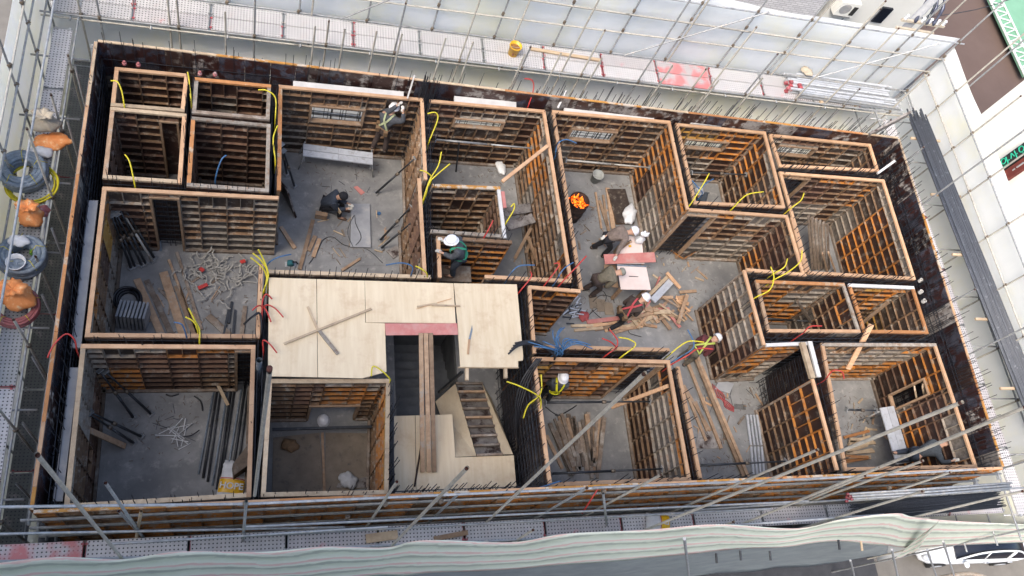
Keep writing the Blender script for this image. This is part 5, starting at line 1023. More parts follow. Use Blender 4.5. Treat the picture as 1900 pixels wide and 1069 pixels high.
# ------------------------------------------------------------------ hall contents
t = thing('saw_table', 'saw table with two pale pink-white tops in the hall', 'table', at(1175, 490, 0)); tz = .82
def slabp(pts, z, th): b = MB(); b.slab([(p.x, p.y) for p in (at(x, y, z) for x, y in pts)][::-1], z - th, z); return b
part('table_top', slabp([(1145,492),(1199,495),(1208,538),(1152,537)], tz, .02), 'board_pink_pale', t); part('table_top', slabp([(1155,437),(1190,440),(1196,489),(1145,490)], tz - .004, .02), 'board_pink_pale', t)
part('side_board', slabp([(1121,491),(1142,492),(1148,534),(1124,530)], .35, .02), 'timber_mid', t); part('saw_slot', slabp([(1167,512),(1185,513),(1184,514),(1167,513.5)], tz + .003, .002), 'rubber', t)
for x, y in ((1152,500),(1196,500),(1156,532),(1202,533),(1160,445),(1188,446)): q = at(x, y, tz - .03); b = MB(); b.bar(q, V(q.x, q.y, 0.0), .08, .08); part('leg', b, 'timber_mid', t)
part('fence_bar', slabp([(1145,490.5),(1199,493),(1199,495.5),(1145,493)], tz + .02, .019), 'hose_grey', t)
sheet('red-brown board laid across the saw table', [(1120,472),(1214,468),(1217,486),(1123,490)], tz + .045, 'ply_pink', .025)
t = thing('tool_belt', 'brown gloves and pliers lying on the saw table', 'tools', at(1163, 455, tz)); 
for a, c, m in (((1153,461),(1168,450),'leather'), ((1158,455),(1172,448),'timber_mid'), ((1164,451),(1171,446),'pipe_dark')): b = MB(); b.bar(at(*a, tz + .03), at(*c, tz + .05), .05, .04); part('tool', b, m, t)
t = thing('tape_measure', 'yellow tape measure on the saw table', 'tape measure', at(1168, 458, tz)); b = MB(); b.tube([(0, -.02, .035), (0, .02, .035)], .04, 12); obj('case', b.mesh('c', 'yellow_plastic', True), t)
sack('plastic_bag', 'white plastic carrier bag on the far end of the saw table', at(1184, 449, tz - .004), (.17, .12, .34), 'bag_white', 15, 'plastic bag')
b = MB(); b.v = []; sack('cement_sack', 'long crumpled white sack by the right wall of the barrel room', at(1165, 402, .02), (.2, .42, .36), 'bag_white', 16, knot=False, rz=R_(-28))
t = thing('form_panel_loose', 'dirty loose form panel lying behind the white sack', 'form panel', at(1150, 385, .02)); o = obj('panel_face', panel_mesh(.6, 1.2, 'rib_tan', 'back_mid'), t, (-.3, -.55, 0), (R_(-90), 0, 0)); t.rotation_euler.z = R_(5); o.rotation_euler = (R_(90), 0, 0); o.location = (-.3, .6, .085)
for a, c, w_ in (((1105,357),(1116,424),.06), ((1112,372),(1131,432),.09), ((1119,362),(1127,420),.07), ((1127,349),(1138,425),.13)): stick('plank lying behind the worker in the brown jacket', a, c, .04, .04, w_, .04, 'timber_mid', 'planks on the floor behind the brown jacket', 'plank')
Gs = 'offcuts in the scrap heap right of the saw table'
for a, c, za, w_, m, lb in (((1172,580),(1240,512),.35,.10,'pine_pale','long pale batten on top of the scrap heap'), ((1211,558),(1247,520),.30,.2,'alu','grey metal-faced board at the top of the scrap heap'), ((1237,506),(1262,535),.38,.1,'pine','reddish pine block crossing the top of the scrap heap'),
        ((1258,600),(1275,547),.4,.11,'timber_mid','dark-edged batten standing at the right of the scrap heap'), ((1089,598),(1170,588),.05,.12,'ply_pink','pink board lying at the left end of the scrap heap'), ((1152,596),(1222,578),.18,.09,'timber_mid','pinkish long batten low in the scrap heap'), ((1212,544),(1224,514),.1,.05,'ply_pink','thin pink stick left of the grey metal-faced board')):
    stick(lb, a, c, za, za * .7 + .03, w_, .045, m, name='timber_offcut')
for k in range(46):
    f_ = r.random(); cx = 1165 + 110 * f_; cy = 600 - 62 * f_ * r.random() - 6 + r.uniform(-8, 8); c = at(cx, cy, 0); a = r.choice((.15, .3, .5, .75, -.2, -.8)) + r.gauss(0, .18); l = r.uniform(.16, .5); z = .04 + r.random() * .28 * (1 - abs(f_ - .55) * 1.4); d = V(math.cos(a) * l, math.sin(a) * l, r.uniform(-.04, .06)); b = MB(); q0, q1 = c - d + V(0, 0, max(z, .05)), c + d + V(0, 0, max(z, .05)); b.bar(q0, q1, r.choice((.05, .07, .09, .12)), r.choice((.025, .04))); single('timber_offcut', b, r.choice(('pine', 'pine_pale', 'timber_mid', 'pine_pale', 'ply_pink', 'timber_mid')), 'short sawn offcut in the scrap heap right of the saw table', 'offcut', q0, Gs)
for k in range(14):
    cx = 1085 + k * 9; c = at(cx + r.uniform(-6, 6), 606 + r.uniform(-6, 6), .03); a = r.gauss(.1, .12); l = r.uniform(.15, .45); b = MB(); b.bar(c - V(l * math.cos(a), l * math.sin(a), 0), c + V(l * math.cos(a), l * math.sin(a), .02), .08, .035); single('timber_offcut', b, r.choice(('pine', 'pine_pale', 'timber_mid')), 'flat plank piece along the foot of the hall wall', 'offcut', c, 'plank pieces along the foot of the hall wall')
t = thing('metal_scrap', 'heap of silver metal clips left of the scrap heap', 'metal scrap', at(1062, 575, 0))
for k in range(22): c = at(1062 + r.gauss(0, 8), 575 + r.gauss(0, 12), .03 + r.random() * .15); a = r.uniform(-.6, 1.2); b = MB(); b.bar(c, c + V(.22 * math.cos(a), .22 * math.sin(a), r.uniform(-.03, .05)), .03, .02); part('clip', b, 'alu' if k % 3 else 'pipe_dark', t)
sack('red_rags', 'dark red rags beside the silver metal clips', at(1082, 588, 0), (.16, .2, .14), 'red_cloth', 18, 'cloth', False)
for k, pts in enumerate(([(1100,560),(1115,548),(1135,552),(1140,562)], [(1098,575),(1115,590),(1135,600),(1150,592)], [(1105,545),(1118,540),(1125,552),(1118,565),(1105,562)], [(1092,585),(1110,572),(1128,580)], [(1150,600),(1165,606),(1168,618),(1190,625)])): cable('thin black cord looping on the hall floor below the saw table', pts, r=.010, group='cords below the saw table')
for k in range(3): sheet('flat board underfoot left of the saw table', [(1092 + 14 * k, 548 + 6 * k), (1108 + 14 * k, 550 + 6 * k), (1112 + 14 * k, 572 + 6 * k), (1095 + 14 * k, 572 + 6 * k)], .02 + .012 * k, 'ply_used', .01, group='flat boards left of the saw table')
# doorway room: leaning panel; tall room boards
t = thing('form_panel_loose', 'orange-ribbed form panel leaning in the open doorway', 'form panel', at(1240, 462, 0)); o = obj('panel_face', panel_mesh(1.1, .6, 'rib_orange', 'back_mid'), t, (0, 0, .05), (R_(62), 0, R_(28)))
for k in range(6): stick('dark weathered board standing in the tall room', (1500 + k * 7, 400 + k * 3), (1508 + k * 6, 500), 1.5, .03, .12, .04, 'timber_old', 'dark boards standing in the tall room')
for a, c in (((1526,470),(1535,503)), ((1537,468),(1550,503))): stick('orange-brown board end at the bottom of the tall room', a, c, .9, .1, .08, .04, 'timber_mid', 'orange-brown board ends in the tall room')
stick('old timber leaning in the box right of the long hall wall', (1480,560), (1508,602), 2.0, .8, .09, .06, 'timber_old')
stick('old timber leaning in the orange-panelled box at the right edge', (1648,560), (1600,600), 2.2, 1.2, .1, .06, 'timber_mid')
# room behind bathroom
stick('long pine brace over the room behind the bathroom box', (1016,271), (932,337), 2.74, 2.74, .09, .06, 'pine')
for a, c in (((1000,395),(955,480)), ((1012,392),(975,470)), ((1022,400),(990,500)), ((980,440),(1002,505))): stick('loose plank leaning low against the right wall behind the bathroom box', a, c, .9, .05, .09, .04, 'timber_mid', 'planks leaning behind the bathroom box')
for a, c in (((935,395),(985,385)), ((940,420),(990,405))): stick('short form board leaning across behind the bathroom box', a, c, 1.0, 1.1, .28, .05, 'film_stained', 'form boards behind the bathroom box')
sack('cement_sack', 'pale grey sack on the floor behind the bathroom box', at(928, 312, 0), (.16, .28, .2), 'bag_white', 17, knot=False)
b = MB(); b.tube([at(852, 264, 1.5), at(846, 318, .02)], .025, 8); single('steel_post', b, 'pipe_dark', 'thin upright post under the horizontal prop behind the bathroom box', 'post', at(846, 318))
sheet('white level board against the closet box', [(930,355),(936,355),(940,385),(934,385)], 2.72, 'ply_pink', .04)
stick('white pole held by the worker standing on the bench', (756,182), (769,140), 2.75, 3.35, .04, .04, 'foam_white', name='pole')
stick('second white pole leaning over the far wall right of the bedroom', (1035,200), (1051,168), 2.75, 3.1, .05, .05, 'foam_white', name='pole')

# ------------------------------------------------------------------ coloured conduits poking out of the walls
def tube(m, pts, col, where, n=1, r=.016, spread=.03):
    """pts: (px,py,z)"""
    rr = random.Random(int(pts[0][0] * 7 + pts[0][1]))
    for k in range(n):
        P_ = [at(x, y, z) + (V(rr.gauss(0, spread), rr.gauss(0, spread), rr.gauss(0, spread)) if (k and j != len(pts) - 1) else V(0, 0, 0)) + V(.02 * k, 0, 0) for j, (x, y, z) in enumerate(pts)]
        P_.append(P_[-1] - V(0, 0, .5)); b = MB(); b.tube(bez(P_, 6), r, 8); single('conduit', b, m, col + ' conduit ' + where, 'conduit', P_[0], None if n == 1 else 'conduits ' + where, True)
Y_, RD_, BL_, BK_ = 'hose_yellow', 'hose_red', 'hose_blue', 'hose_black'
for m, c, wh, pts, n in (
    (Y_, 'yellow', 'bent over the left side of the far left corner box', [(206,150,3.0),(218,152,3.05),(226,170,2.95),(231,198,2.7)], 1), (Y_, 'yellow', 'between the two far left boxes', [(348,134,3.0),(351,150,2.95),(355,192,2.7)], 1),
    (Y_, 'yellow', 'curling over the white-capped far left box', [(479,167,3.0),(495,168,3.05),(511,182,2.95),(511,218,2.7)], 1), (Y_, 'yellow', 'standing left of the bedroom with the bench', [(515,233,3.0),(507,258,2.95),(511,300,2.7)], 1),
    (Y_, 'yellow', 'hanging in the dark box below the far left corner box', [(232,287,3.0),(241,302,3.0),(250,343,2.7)], 1), (Y_, 'yellow', 'fanning out at the back left corner of the plywood deck', [(465,478,3.2),(480,490,3.1),(492,505,2.95),(497,530,2.75)], 1),
    (Y_, 'yellow', 'second in the fan at the deck back left corner', [(469,470,3.2),(485,484,3.1),(496,505,2.95),(492,535,2.75)], 1), (Y_, 'yellow', 'topmost in the fan at the deck back left corner', [(479,463,3.25),(489,482,3.1),(498,510,2.95),(489,540,2.75)], 1),
    (Y_, 'yellow', 'rising from the wall below the left room', [(350,572,3.1),(360,592,3.0),(370,612,2.85),(370,636,2.7)], 1), (Y_, 'yellow', 'short, beside the one below the left room', [(344,588,3.05),(360,598,3.0),(367,615,2.8)], 1),
    (Y_, 'yellow', 'tall, right of the bedroom', [(819,282,3.3),(813,308,3.15),(797,335,2.95),(786,368,2.75)], 1), (Y_, 'yellow', 'leaning right, right of the bedroom', [(835,304,3.25),(810,325,3.1),(796,340,2.95),(790,362,2.75)], 1), (Y_, 'yellow', 'short, pointing left, right of the bedroom', [(779,316,3.05),(790,319,3.05),(801,330,2.9)], 1),
    (Y_, 'yellow', 'hooked beside the worker standing on the bench', [(793,211,3.0),(808,209,3.05),(812,222,2.95),(798,258,2.7)], 1), (Y_, 'yellow', 'short at the back edge of the deck near the closet worker', [(771,494,2.95),(780,498,3.0),(793,510,2.8)], 1),
    (Y_, 'yellow', 'hooked at the right of the bathroom box', [(948,384,2.95),(954,378,3.0),(953,390,2.9),(940,412,2.7)], 1), (Y_, 'yellow', 'upright over the pale blue hard hat', [(1316,322,3.1),(1303,345,3.0),(1282,378,2.75)], 1), (Y_, 'yellow', 'long one reaching right below the pale blue hard hat', [(1417,356,3.05),(1390,360,3.05),(1375,370,2.95),(1361,385,2.75)], 1),
    (Y_, 'yellow', 'at the left edge of the tall room', [(1492,358,3.0),(1486,372,2.95),(1468,386,2.75)], 1), (Y_, 'yellow', 'long one sweeping over the box below the tall room', [(1488,464,3.2),(1485,485,3.1),(1462,505,3.0),(1435,520,2.75)], 1), (Y_, 'yellow', 'middle one over the box below the tall room', [(1461,480,3.1),(1455,496,3.05),(1432,510,2.75)], 1),
    (Y_, 'yellow', 'drooping one over the box below the tall room', [(1430,495,3.1),(1436,515,3.05),(1428,538,2.95),(1402,552,2.75)], 1), (Y_, 'yellow', 'reaching left from the yellow harness worker', [(940,708,3.0),(965,717,3.0),(996,733,2.9),(1001,745,2.7)], 1), (Y_, 'yellow', 'upright beside the yellow harness worker', [(1004,695,3.1),(1005,720,3.0),(1000,735,2.8)], 1),
    (Y_, 'yellow', 'hanging below the yellow harness worker', [(971,776,2.6),(980,752,2.8),(998,738,2.95)], 1), (Y_, 'yellow', 'second hanging below the yellow harness worker', [(1001,765,2.6),(1004,748,2.8),(1000,736,2.9)], 1), (Y_, 'yellow', 'arching on the hall wall near the scrap heap', [(1148,626,3.0),(1168,630,3.0),(1179,641,2.95),(1153,662,2.7)], 1),
    (Y_, 'yellow', 'arching over the worker with the camouflage sleeves', [(1306,635,3.1),(1280,633,3.1),(1262,642,3.0),(1240,660,2.75)], 1), (Y_, 'yellow', 'bent over the plywood deck above the lift shaft', [(689,698,2.95),(692,680,3.0),(707,687,3.0),(724,705,2.85)], 1),
    (RD_, 'red', 'arching over the left outer wall', [(88,664,3.1),(100,640,3.2),(122,620,3.2),(138,630,3.1),(143,652,2.8)], 1), (RD_, 'red', 'top one of the red bunch on the left edge of the deck', [(505,555,3.05),(494,546,3.1),(487,560,3.0),(486,596,2.75)], 1), (RD_, 'red', 'longest of the red bunch on the left edge of the deck', [(526,589,3.0),(510,572,3.05),(494,566,3.0),(486,580,2.75)], 1),
    (RD_, 'red', 'pointing down in the red bunch on the left edge of the deck', [(503,598,2.95),(496,580,3.0),(488,568,2.8)], 1), (RD_, 'red', 'pointing left in the red bunch on the left edge of the deck', [(468,576,3.0),(478,568,3.0),(486,570,2.8)], 1), (RD_, 'red', 'lower down on the left edge of the deck', [(514,655,3.0),(500,638,3.05),(488,632,3.0),(489,652,2.75)], 1),
    (RD_, 'red', 'arching over the far wall left of the barrel room', [(973,146,3.3),(987,149,3.3),(990,165,3.1),(980,197,2.7)], 1), (RD_, 'red', 'short, inside the bathroom box', [(915,409,3.0),(907,425,2.9),(898,441,2.7)], 1), (RD_, 'red', 'long one right of the closet room', [(1088,475,3.1),(1068,497,3.0),(1040,527,2.7)], 1), (RD_, 'red', 'bent one over the closet room bottom wall', [(1028,489,3.0),(1038,492,3.0),(1012,527,2.7)], 1),
    (RD_, 'red', 'beside the back right corner of the deck', [(984,504,3.0),(985,515,3.0),(961,545,2.7)], 1), (RD_, 'red', 'right hand one on the hall wall near the scrap heap', [(1131,612,3.1),(1145,630,3.0),(1143,645,2.9),(1125,659,2.7)], 1), (RD_, 'red', 'left hand one on the hall wall near the scrap heap', [(1117,628,3.0),(1135,636,2.95),(1143,648,2.7)], 1), (RD_, 'red', 'reaching right from the plank room corner', [(1323,648,3.1),(1296,647,3.1),(1275,660,3.0),(1245,677,2.7)], 1),
    (RD_, 'red', 'over the box below the long hall wall', [(1525,605,3.1),(1503,606,3.1),(1490,618,2.9),(1478,627,2.7)], 1), (RD_, 'red', 'arching by the slanting pine plank', [(1566,703,3.0),(1562,690,3.1),(1545,688,3.0),(1530,705,2.7)], 1), (RD_, 'red', 'long straight one leaning on the near outer form', [(1080,953,2.6),(1098,925,2.9),(1113,900,3.0)], 1),
    (BL_, 'blue', 'at the back left corner of the deck', [(540,472,3.0),(515,478,3.05),(497,490,2.8)], 1), (BL_, 'blue', 'curving over the back edge of the deck', [(716,492,2.95),(745,488,3.0),(765,495,2.95),(762,512,2.7)], 1), (BL_, 'blue', 'at the left side of the barrel room', [(1070,266,2.95),(1050,259,3.0),(1034,268,2.9),(1030,290,2.6)], 1),
    (BL_, 'blue', 'crossing the yellow one over the pale blue hard hat', [(1324,332,3.0),(1305,345,3.0),(1280,380,2.7)], 1), (BL_, 'blue', 'short inside the room of the pale blue hard hat', [(1284,335,3.0),(1295,348,2.9),(1303,360,2.6)], 1), (BL_, 'blue', 'over the closet room bottom wall', [(1000,430,3.0),(975,492,3.0),(960,520,2.7)], 1) if False else (BL_, 'blue', 'long one over the closet room bottom wall', [(992,492,3.0),(960,495,3.0),(940,520,2.7)], 1),
    (BL_, 'blue', 'right of the red ones over the closet room', [(1064,487,3.0),(1045,500,3.0),(1028,527,2.7)], 1), (BL_, 'blue', 'over the worker with the camouflage sleeves', [(1276,612,3.1),(1287,635,3.1),(1282,650,3.0),(1246,672,2.7)], 1), (BL_, 'blue', 'in the small white-capped far left box', [(420,288,3.0),(410,298,2.95),(400,330,2.6)], 1), (BL_, 'blue', 'over the wall below the left room', [(323,598,3.0),(338,603,3.0),(346,625,2.7)], 1),
    (BL_, 'blue', 'along the near outer form', [(960,912,2.85),(1000,905,2.9),(1040,893,2.8)], 1)):
    tube(m, pts, c, wh, n)
r = random.Random(77)
for k in range(14):
    a = r.uniform(-.3, 3.6); l = r.uniform(22, 62); tube(BL_, [(1040 + l * math.cos(a), 640 - l * .62 * math.sin(a), 3.05 + .1 * r.random()), (1040 + l * .5 * math.cos(a + .3), 640 - l * .35 * math.sin(a + .3), 3.12), (1036 + r.uniform(-9, 9), 650 + r.uniform(-3, 8), 2.85), (1034 + r.uniform(-9, 9), 660, 2.6)], 'blue', 'in the blue tangle left of the hall wall cap', 1, .014); COL.objects[-1]['group'] = 'blue conduit tangle' if False else 'blue conduits in the tangle at the hall wall'
for k in range(5): tube(BK_, [(943 + 3 * k, 657 - 5 * k, 3.0), (965 + 6 * k, 641 - 2 * k, 3.05), (1000 + 5 * k, 640 + 3 * k, 2.95), (1030, 652 + 3 * k, 2.8)], 'thick black', 'sweeping over the right edge of the plywood deck', 1, .022); COL.objects[-1]['group'] = 'thick black conduits over the right edge of the deck'
for k in range(4): tube(BK_, [(1005 - 3 * k, 665, 2.9), (985 - 6 * k, 700 + 3 * k, 2.6), (965 - 3 * k, 760, 2.2), (960, 810 + 6 * k, 1.6)], 'black', 'running down the gap beside the yellow harness worker', 1, .018); COL.objects[-1]['group'] = 'black conduits beside the yellow harness worker'
for k in range(2): tube(BK_, [(452, 602, 2.95), (468, 588, 3.0), (482, 582, 2.95), (486, 600 + 20 * k, 2.7)], 'grey-black', 'bent over the left edge of the deck', 1, .022); COL.objects[-1]['group'] = 'grey-black conduits on the left edge of the deck'
for a, lb in ((481, 'beside the tall standard above the lift shaft'),):
    b = MB(); q = at(a, 668, 3.1); b.tube([q, q - V(0, 0, 1.5)], .06, 14, False); single('drain_pipe', b, 'hose_grey', 'wide grey pipe end ' + lb, 'pipe', q, None, True)
# small red form ties and white sleeves
for px, py in ((231,119),(257,122),(371,138),(399,140),(1575,250),(1602,254)):
    p = at(px, py, 2.72); b = MB(); b.lathe(p, [(0, 0), (.05, 0), (.05, .05), (.03, .06), (.03, .1), (0, .1)], 12); single('sleeve_cap', b, 'hose_pink', 'small pinkish red sleeve cap over the far wall gap', 'cap', p, 'pinkish red sleeve caps')
for px, py in ((1706,543),(1712,560),(1706,522)):
    p = at(px, py, 2.3); b = MB(); b.lathe(p, [(0, 0), (.06, 0), (.06, .1), (.045, .1), (.045, .03), (0, .03)], 14); single('sleeve_cap', b, 'foam_white', 'white pipe sleeve in the right outer wall gap', 'cap', p, 'white pipe sleeves')

# things on the lift shaft floor
sack('open_sack', 'open white sack with a dark mouth on the lift shaft floor', at(645, 893, .03), (.22, .22, .26), 'bag_white', 40, knot=False)
sack('tool_bag', 'brown canvas bag on the left of the lift shaft floor', at(538, 828, .04), (.2, .18, .22), 'leather', 41, 'bag', False)
t = thing('spare_helmet', 'white hard hat lying in the dark doorway of the lift shaft', 'hard hat', at(600, 781, .0)); b = MB(); b.lathe((0, 0, .02), [(.155, -.01), (.14, 0), (.136, .05), (.1, .11), (0, .135)], 20, .95, 1.1); obj('shell', b.mesh('h', 'helmet_white', True), t)
sheet('small dark sheet at the near right of the lift shaft floor', [(628,896),(684,884),(686,905),(624,905)], .06, 'film_stained', .02)

p = at(645, 891, .2); b = MB(); b.lathe(p, [(.13, 0), (.1, -.03), (0, -.05)], 16, 1, 1.1); single('sack_mouth', b, 'sign_black', 'dark opening of the white sack on the lift shaft floor', 'opening', p) if False else None
# loose offcuts strewn around the rooms
r = random.Random(55)
for lb, cx, cy, sx, sy, n_, ms in (('left room', 340, 560, 90, 45, 16, ('timber_mid', 'timber_old')), ('corridor', 1330, 790, 35, 60, 18, ('timber_mid', 'pine', 'timber_old')), ('near right room', 1620, 770, 40, 50, 12, ('timber_mid', 'pine_pale')), ('bedroom', 660, 440, 80, 50, 14, ('timber_mid', 'pine_pale', 'ply_used')), ('hall', 1260, 480, 110, 50, 18, ('timber_mid', 'pine_pale')), ('room behind the bathroom box', 985, 470, 30, 40, 12, ('timber_old', 'timber_mid')), ('barrel room', 1110, 420, 40, 40, 14, ('timber_mid', 'timber_old')), ('stair bottom', 1420, 780, 50, 60, 14, ('timber_old', 'timber_mid'))):
    for k in range(n_):
        c = at(cx + r.uniform(-sx, sx), cy + r.uniform(-sy, sy), .015); a = r.uniform(0, 3.14); l = r.uniform(.04, .22); b = MB(); b.bar(c - V(l * math.cos(a), l * math.sin(a), 0), c + V(l * math.cos(a), l * math.sin(a), .005), r.choice((.02, .035, .06)), .02)
        single('timber_scrap', b, r.choice(ms), 'small timber scrap on the floor of the %s' % lb.replace('stair bottom', 'corridor end'), 'timber scrap', c, 'timber scraps on the floor of the %s' % lb.replace('stair bottom', 'corridor end'))
# ------------------------------------------------------------------ people
def skin(name, nodes, edges, root, m, parent, org, sub=2):
    """nodes: dict key->(Vector, radius); grown with a Skin modifier into one continuous surface"""
    keys = list(nodes); idx = {k: i for i, k in enumerate(keys)}
    me = bpy.data.meshes.new(name); me.from_pydata([tuple(nodes[k][0] - org) for k in keys], [(idx[a], idx[b]) for a, b in edges], [])
    o = bpy.data.objects.new(name, me); COL.objects.link(o); o.modifiers.new('s', 'SKIN'); sv = me.skin_vertices[0].data
    for k in keys: r = nodes[k][1]; sv[idx[k]].radius = (r, r) if not isinstance(r, tuple) else r; sv[idx[k]].use_root = (k == root)
    s = o.modifiers.new('u', 'SUBSURF'); s.levels = sub; s.render_levels = sub
    dg = bpy.context.evaluated_depsgraph_get(); dg.update(); m2 = bpy.data.meshes.new_from_object(o.evaluated_get(dg)); bpy.data.objects.remove(o)
    m2.materials.clear(); m2.materials.append(M[m]); m2.polygons.foreach_set('use_smooth', [True] * len(m2.polygons)); m2.name = name; return obj(name, m2, parent)
STAND = dict(pelvis=(0, 0, .96), belly=(0, .0, 1.10), chest=(0, .01, 1.30), neck=(0, .02, 1.47), head=(0, .05, 1.58), crown=(0, .05, 1.69),
             shL=(-.19, .0, 1.40), elL=(-.26, .0, 1.12), wrL=(-.27, .12, .88), shR=(.19, .0, 1.40), elR=(.26, .0, 1.12), wrR=(.27, .12, .88),
             hiL=(-.09, 0, .92), knL=(-.11, .03, .50), anL=(-.12, 0, .09), toL=(-.14, .17, .04), hiR=(.09, 0, .92), knR=(.11, .03, .50), anR=(.12, 0, .09), toR=(.14, .17, .04))
def person(label, base, heading, pose={}, W={}, jacket='cloth_grey', trousers='cloth_black', shoes='boot', hat='helmet', hatm='helmet_white', glove=None, harness=None, tb=False, scale=1., gl=None):
    base = Vector(base); h = math.radians(heading); f = V(math.cos(h), math.sin(h), 0); rt = V(f.y, -f.x, 0)
    J = {k: base + (rt * v[0] + f * v[1] + V(0, 0, v[2])) * scale for k, v in {**STAND, **pose}.items()}
    for k, v in W.items(): J[k] = Vector(v)
    t = thing('person', label, 'person', base); org = base
    # keep limb joints plausible when a wrist or ankle was given in the world
    for s in 'LR':
        for a, m_, e, l1, l2, bend in (('sh' + s, 'el' + s, 'wr' + s, .29, .26, V(0, 0, -1)), ('hi' + s, 'kn' + s, 'an' + s, .43, .42, f)):
            if ('el' + s in W or 'kn' + s in W) and (m_ in W): continue
            A, E = J[a], J[e]; D = E - A; L = min(D.length, (l1 + l2) * .985); D.normalize(); J[e] = A + D * L; x = (l1 * l1 - l2 * l2 + L * L) / (2 * L); hgt = math.sqrt(max(l1 * l1 - x * x, 0)); b = bend + (J[m_] - (A + D * x)) * 1.5; b = b - D * b.dot(D); b = b.normalized() if b.length > .01 else D.orthogonal().normalized(); J[m_] = A + D * x + b * hgt
        if ('to' + s) not in W: J['to' + s] = J['an' + s] + f * .17 - V(0, 0, min(.05, max(0, J['an' + s].z - .04)))
    up = (J['chest'] - J['pelvis']).normalized(); right = (J['shR'] - J['shL']).normalized(); back = right.cross(up) * -1; back = -(up.cross(right)) if False else right.cross(up) * -1
    fwd = up.cross(right)                                   # chest forward
    hd = (J['crown'] - J['head']).normalized(); look = (f - hd * f.dot(hd)).normalized() if abs(f.dot(hd)) < .97 else fwd
    E_ = [('pelvis', 'belly'), ('belly', 'chest'), ('chest', 'neck'), ('neck', 'head'), ('head', 'crown'), ('chest', 'shL'), ('shL', 'elL'), ('elL', 'wrL'), ('chest', 'shR'), ('shR', 'elR'), ('elR', 'wrR'), ('pelvis', 'hiL'), ('hiL', 'knL'), ('knL', 'anL'), ('anL', 'toL'), ('pelvis', 'hiR'), ('hiR', 'knR'), ('knR', 'anR'), ('anR', 'toR')]
    RB = dict(pelvis=.11, belly=.105, chest=.125, neck=.052, head=.088, crown=.075, sh=.06, el=.042, wr=.028, hi=.085, kn=.055, an=.038, to=.035)
    N = {k: (J[k], RB[k if k in RB else k[:2]]) for k in J}
    N['nose'] = (J['head'] + look * .115 + hd * .01, .016); E_.append(('head', 'nose'))
    for s, sg in (('L', -1), ('R', 1)):
        N['ear' + s] = (J['head'] + (look.cross(hd)) * sg * .092 + hd * .01, .016); E_.append(('head', 'ear' + s))
        wr, el = J['wr' + s], J['el' + s]; d = (wr - el).normalized(); sd = d.cross(V(0, 0, 1)); sd = sd.normalized() if sd.length > .2 else rt; nrm = sd.cross(d)
        palm = wr + d * .06; N['pa' + s] = (palm, (.038, .018)); E_.append(('wr' + s, 'pa' + s))
        for i, (o_, l) in enumerate(((-.030, .070), (-.010, .082), (.010, .076), (.029, .060))):
            b0 = palm + d * .035 + sd * o_; b1 = b0 + d * l * .45 - nrm * .012; b2 = b1 + d * l * .4 - nrm * .03
            N[f'f{s}{i}a'] = (b0, .0095); N[f'f{s}{i}b'] = (b1, .009); N[f'f{s}{i}c'] = (b2, .0075); E_ += [('pa' + s, f'f{s}{i}a'), (f'f{s}{i}a', f'f{s}{i}b'), (f'f{s}{i}b', f'f{s}{i}c')]
        t0 = wr + d * .035 - sd * .04 * (1 if s == 'L' else -1) * -1; t1 = t0 + d * .035 + (t0 - wr - d * .035).normalized() * .015 - nrm * .015; N[f't{s}0'] = (t0, .012); N[f't{s}1'] = (t1, .009); E_ += [('pa' + s, f't{s}0'), (f't{s}0', f't{s}1')]
    skin('body', N, E_, 'pelvis', 'skin', t, org)
    def grow(keys, rad, edges, root, nm, m): NN = {k: (J[k] if k in J else rad[k][0], rad.get(k, rad.get(k[:2])) if k in J else rad[k][1]) for k in keys}; return skin(nm, NN, edges, root, m, t, org)
    ck = [J['wr' + s] - (J['wr' + s] - J['el' + s]).normalized() * .02 for s in 'LR']; JJ = dict(J); J['cuL'], J['cuR'] = ck
    hem = J['pelvis'] + up * -.02; J['hem'] = hem
    rj = dict(hem=.155, belly=.15, chest=.165, neck=.075, sh=.10, el=.075, cu=.052)
    J['collar'] = J['chest'].lerp(J['neck'], .8); rj['collar'] = .085
    jk = grow(['hem', 'belly', 'chest', 'collar', 'shL', 'elL', 'cuL', 'shR', 'elR', 'cuR'], rj, [('hem', 'belly'), ('belly', 'chest'), ('chest', 'collar'), ('chest', 'shL'), ('shL', 'elL'), ('elL', 'cuL'), ('chest', 'shR'), ('shR', 'elR'), ('elR', 'cuR')], 'chest', 'jacket', jacket)
    rt_ = dict(pelvis=.14, hi=.105, kn=.082, an=.068); tr = grow(['pelvis', 'hiL', 'knL', 'anL', 'hiR', 'knR', 'anR'], rt_, [('pelvis', 'hiL'), ('hiL', 'knL'), ('knL', 'anL'), ('pelvis', 'hiR'), ('hiR', 'knR'), ('knR', 'anR')], 'pelvis', 'trousers', trousers)
    for s in 'LR':
        a, to = J['an' + s], J['to' + s]; d = (to - a).normalized(); J['heel'] = a - d * .04 - V(0, 0, .03); skin('shoe', {'a': (a, .058), 'b': (a - V(0, 0, .035), .055), 'c': (to - V(0, 0, 0), .045), 'd': (to + d * .05, .035)}, [('a', 'b'), ('b', 'c'), ('c', 'd')], 'a', shoes, t, org)
        if glove or gl:
            GN = {k: (v[0], (v[1][0] + .006, v[1][1] + .008) if isinstance(v[1], tuple) else v[1] + .005) for k, v in N.items() if k in ('wr' + s, 'pa' + s) or k[:2] in ('f' + s, 't' + s)}
            skin('glove', GN, [e for e in E_ if e[0] in GN and e[1] in GN], 'wr' + s, glove or gl, t, org, 1)
    c = J['crown'] - org; Rm = Matrix((look.cross(hd), look, hd)).transposed()
    def hp(mb, nm, m): mb.v = [Rm @ v + c + org for v in mb.v]; return part(nm, mb, m, t, True)
    for sg in (-1, 1): b = MB(); b.lathe((sg * .034, .082, -.095), [(0, -.01), (.01, -.006), (.012, 0), (.01, .006), (0, .01)], 8); hp(b, 'eye', 'hose_black')
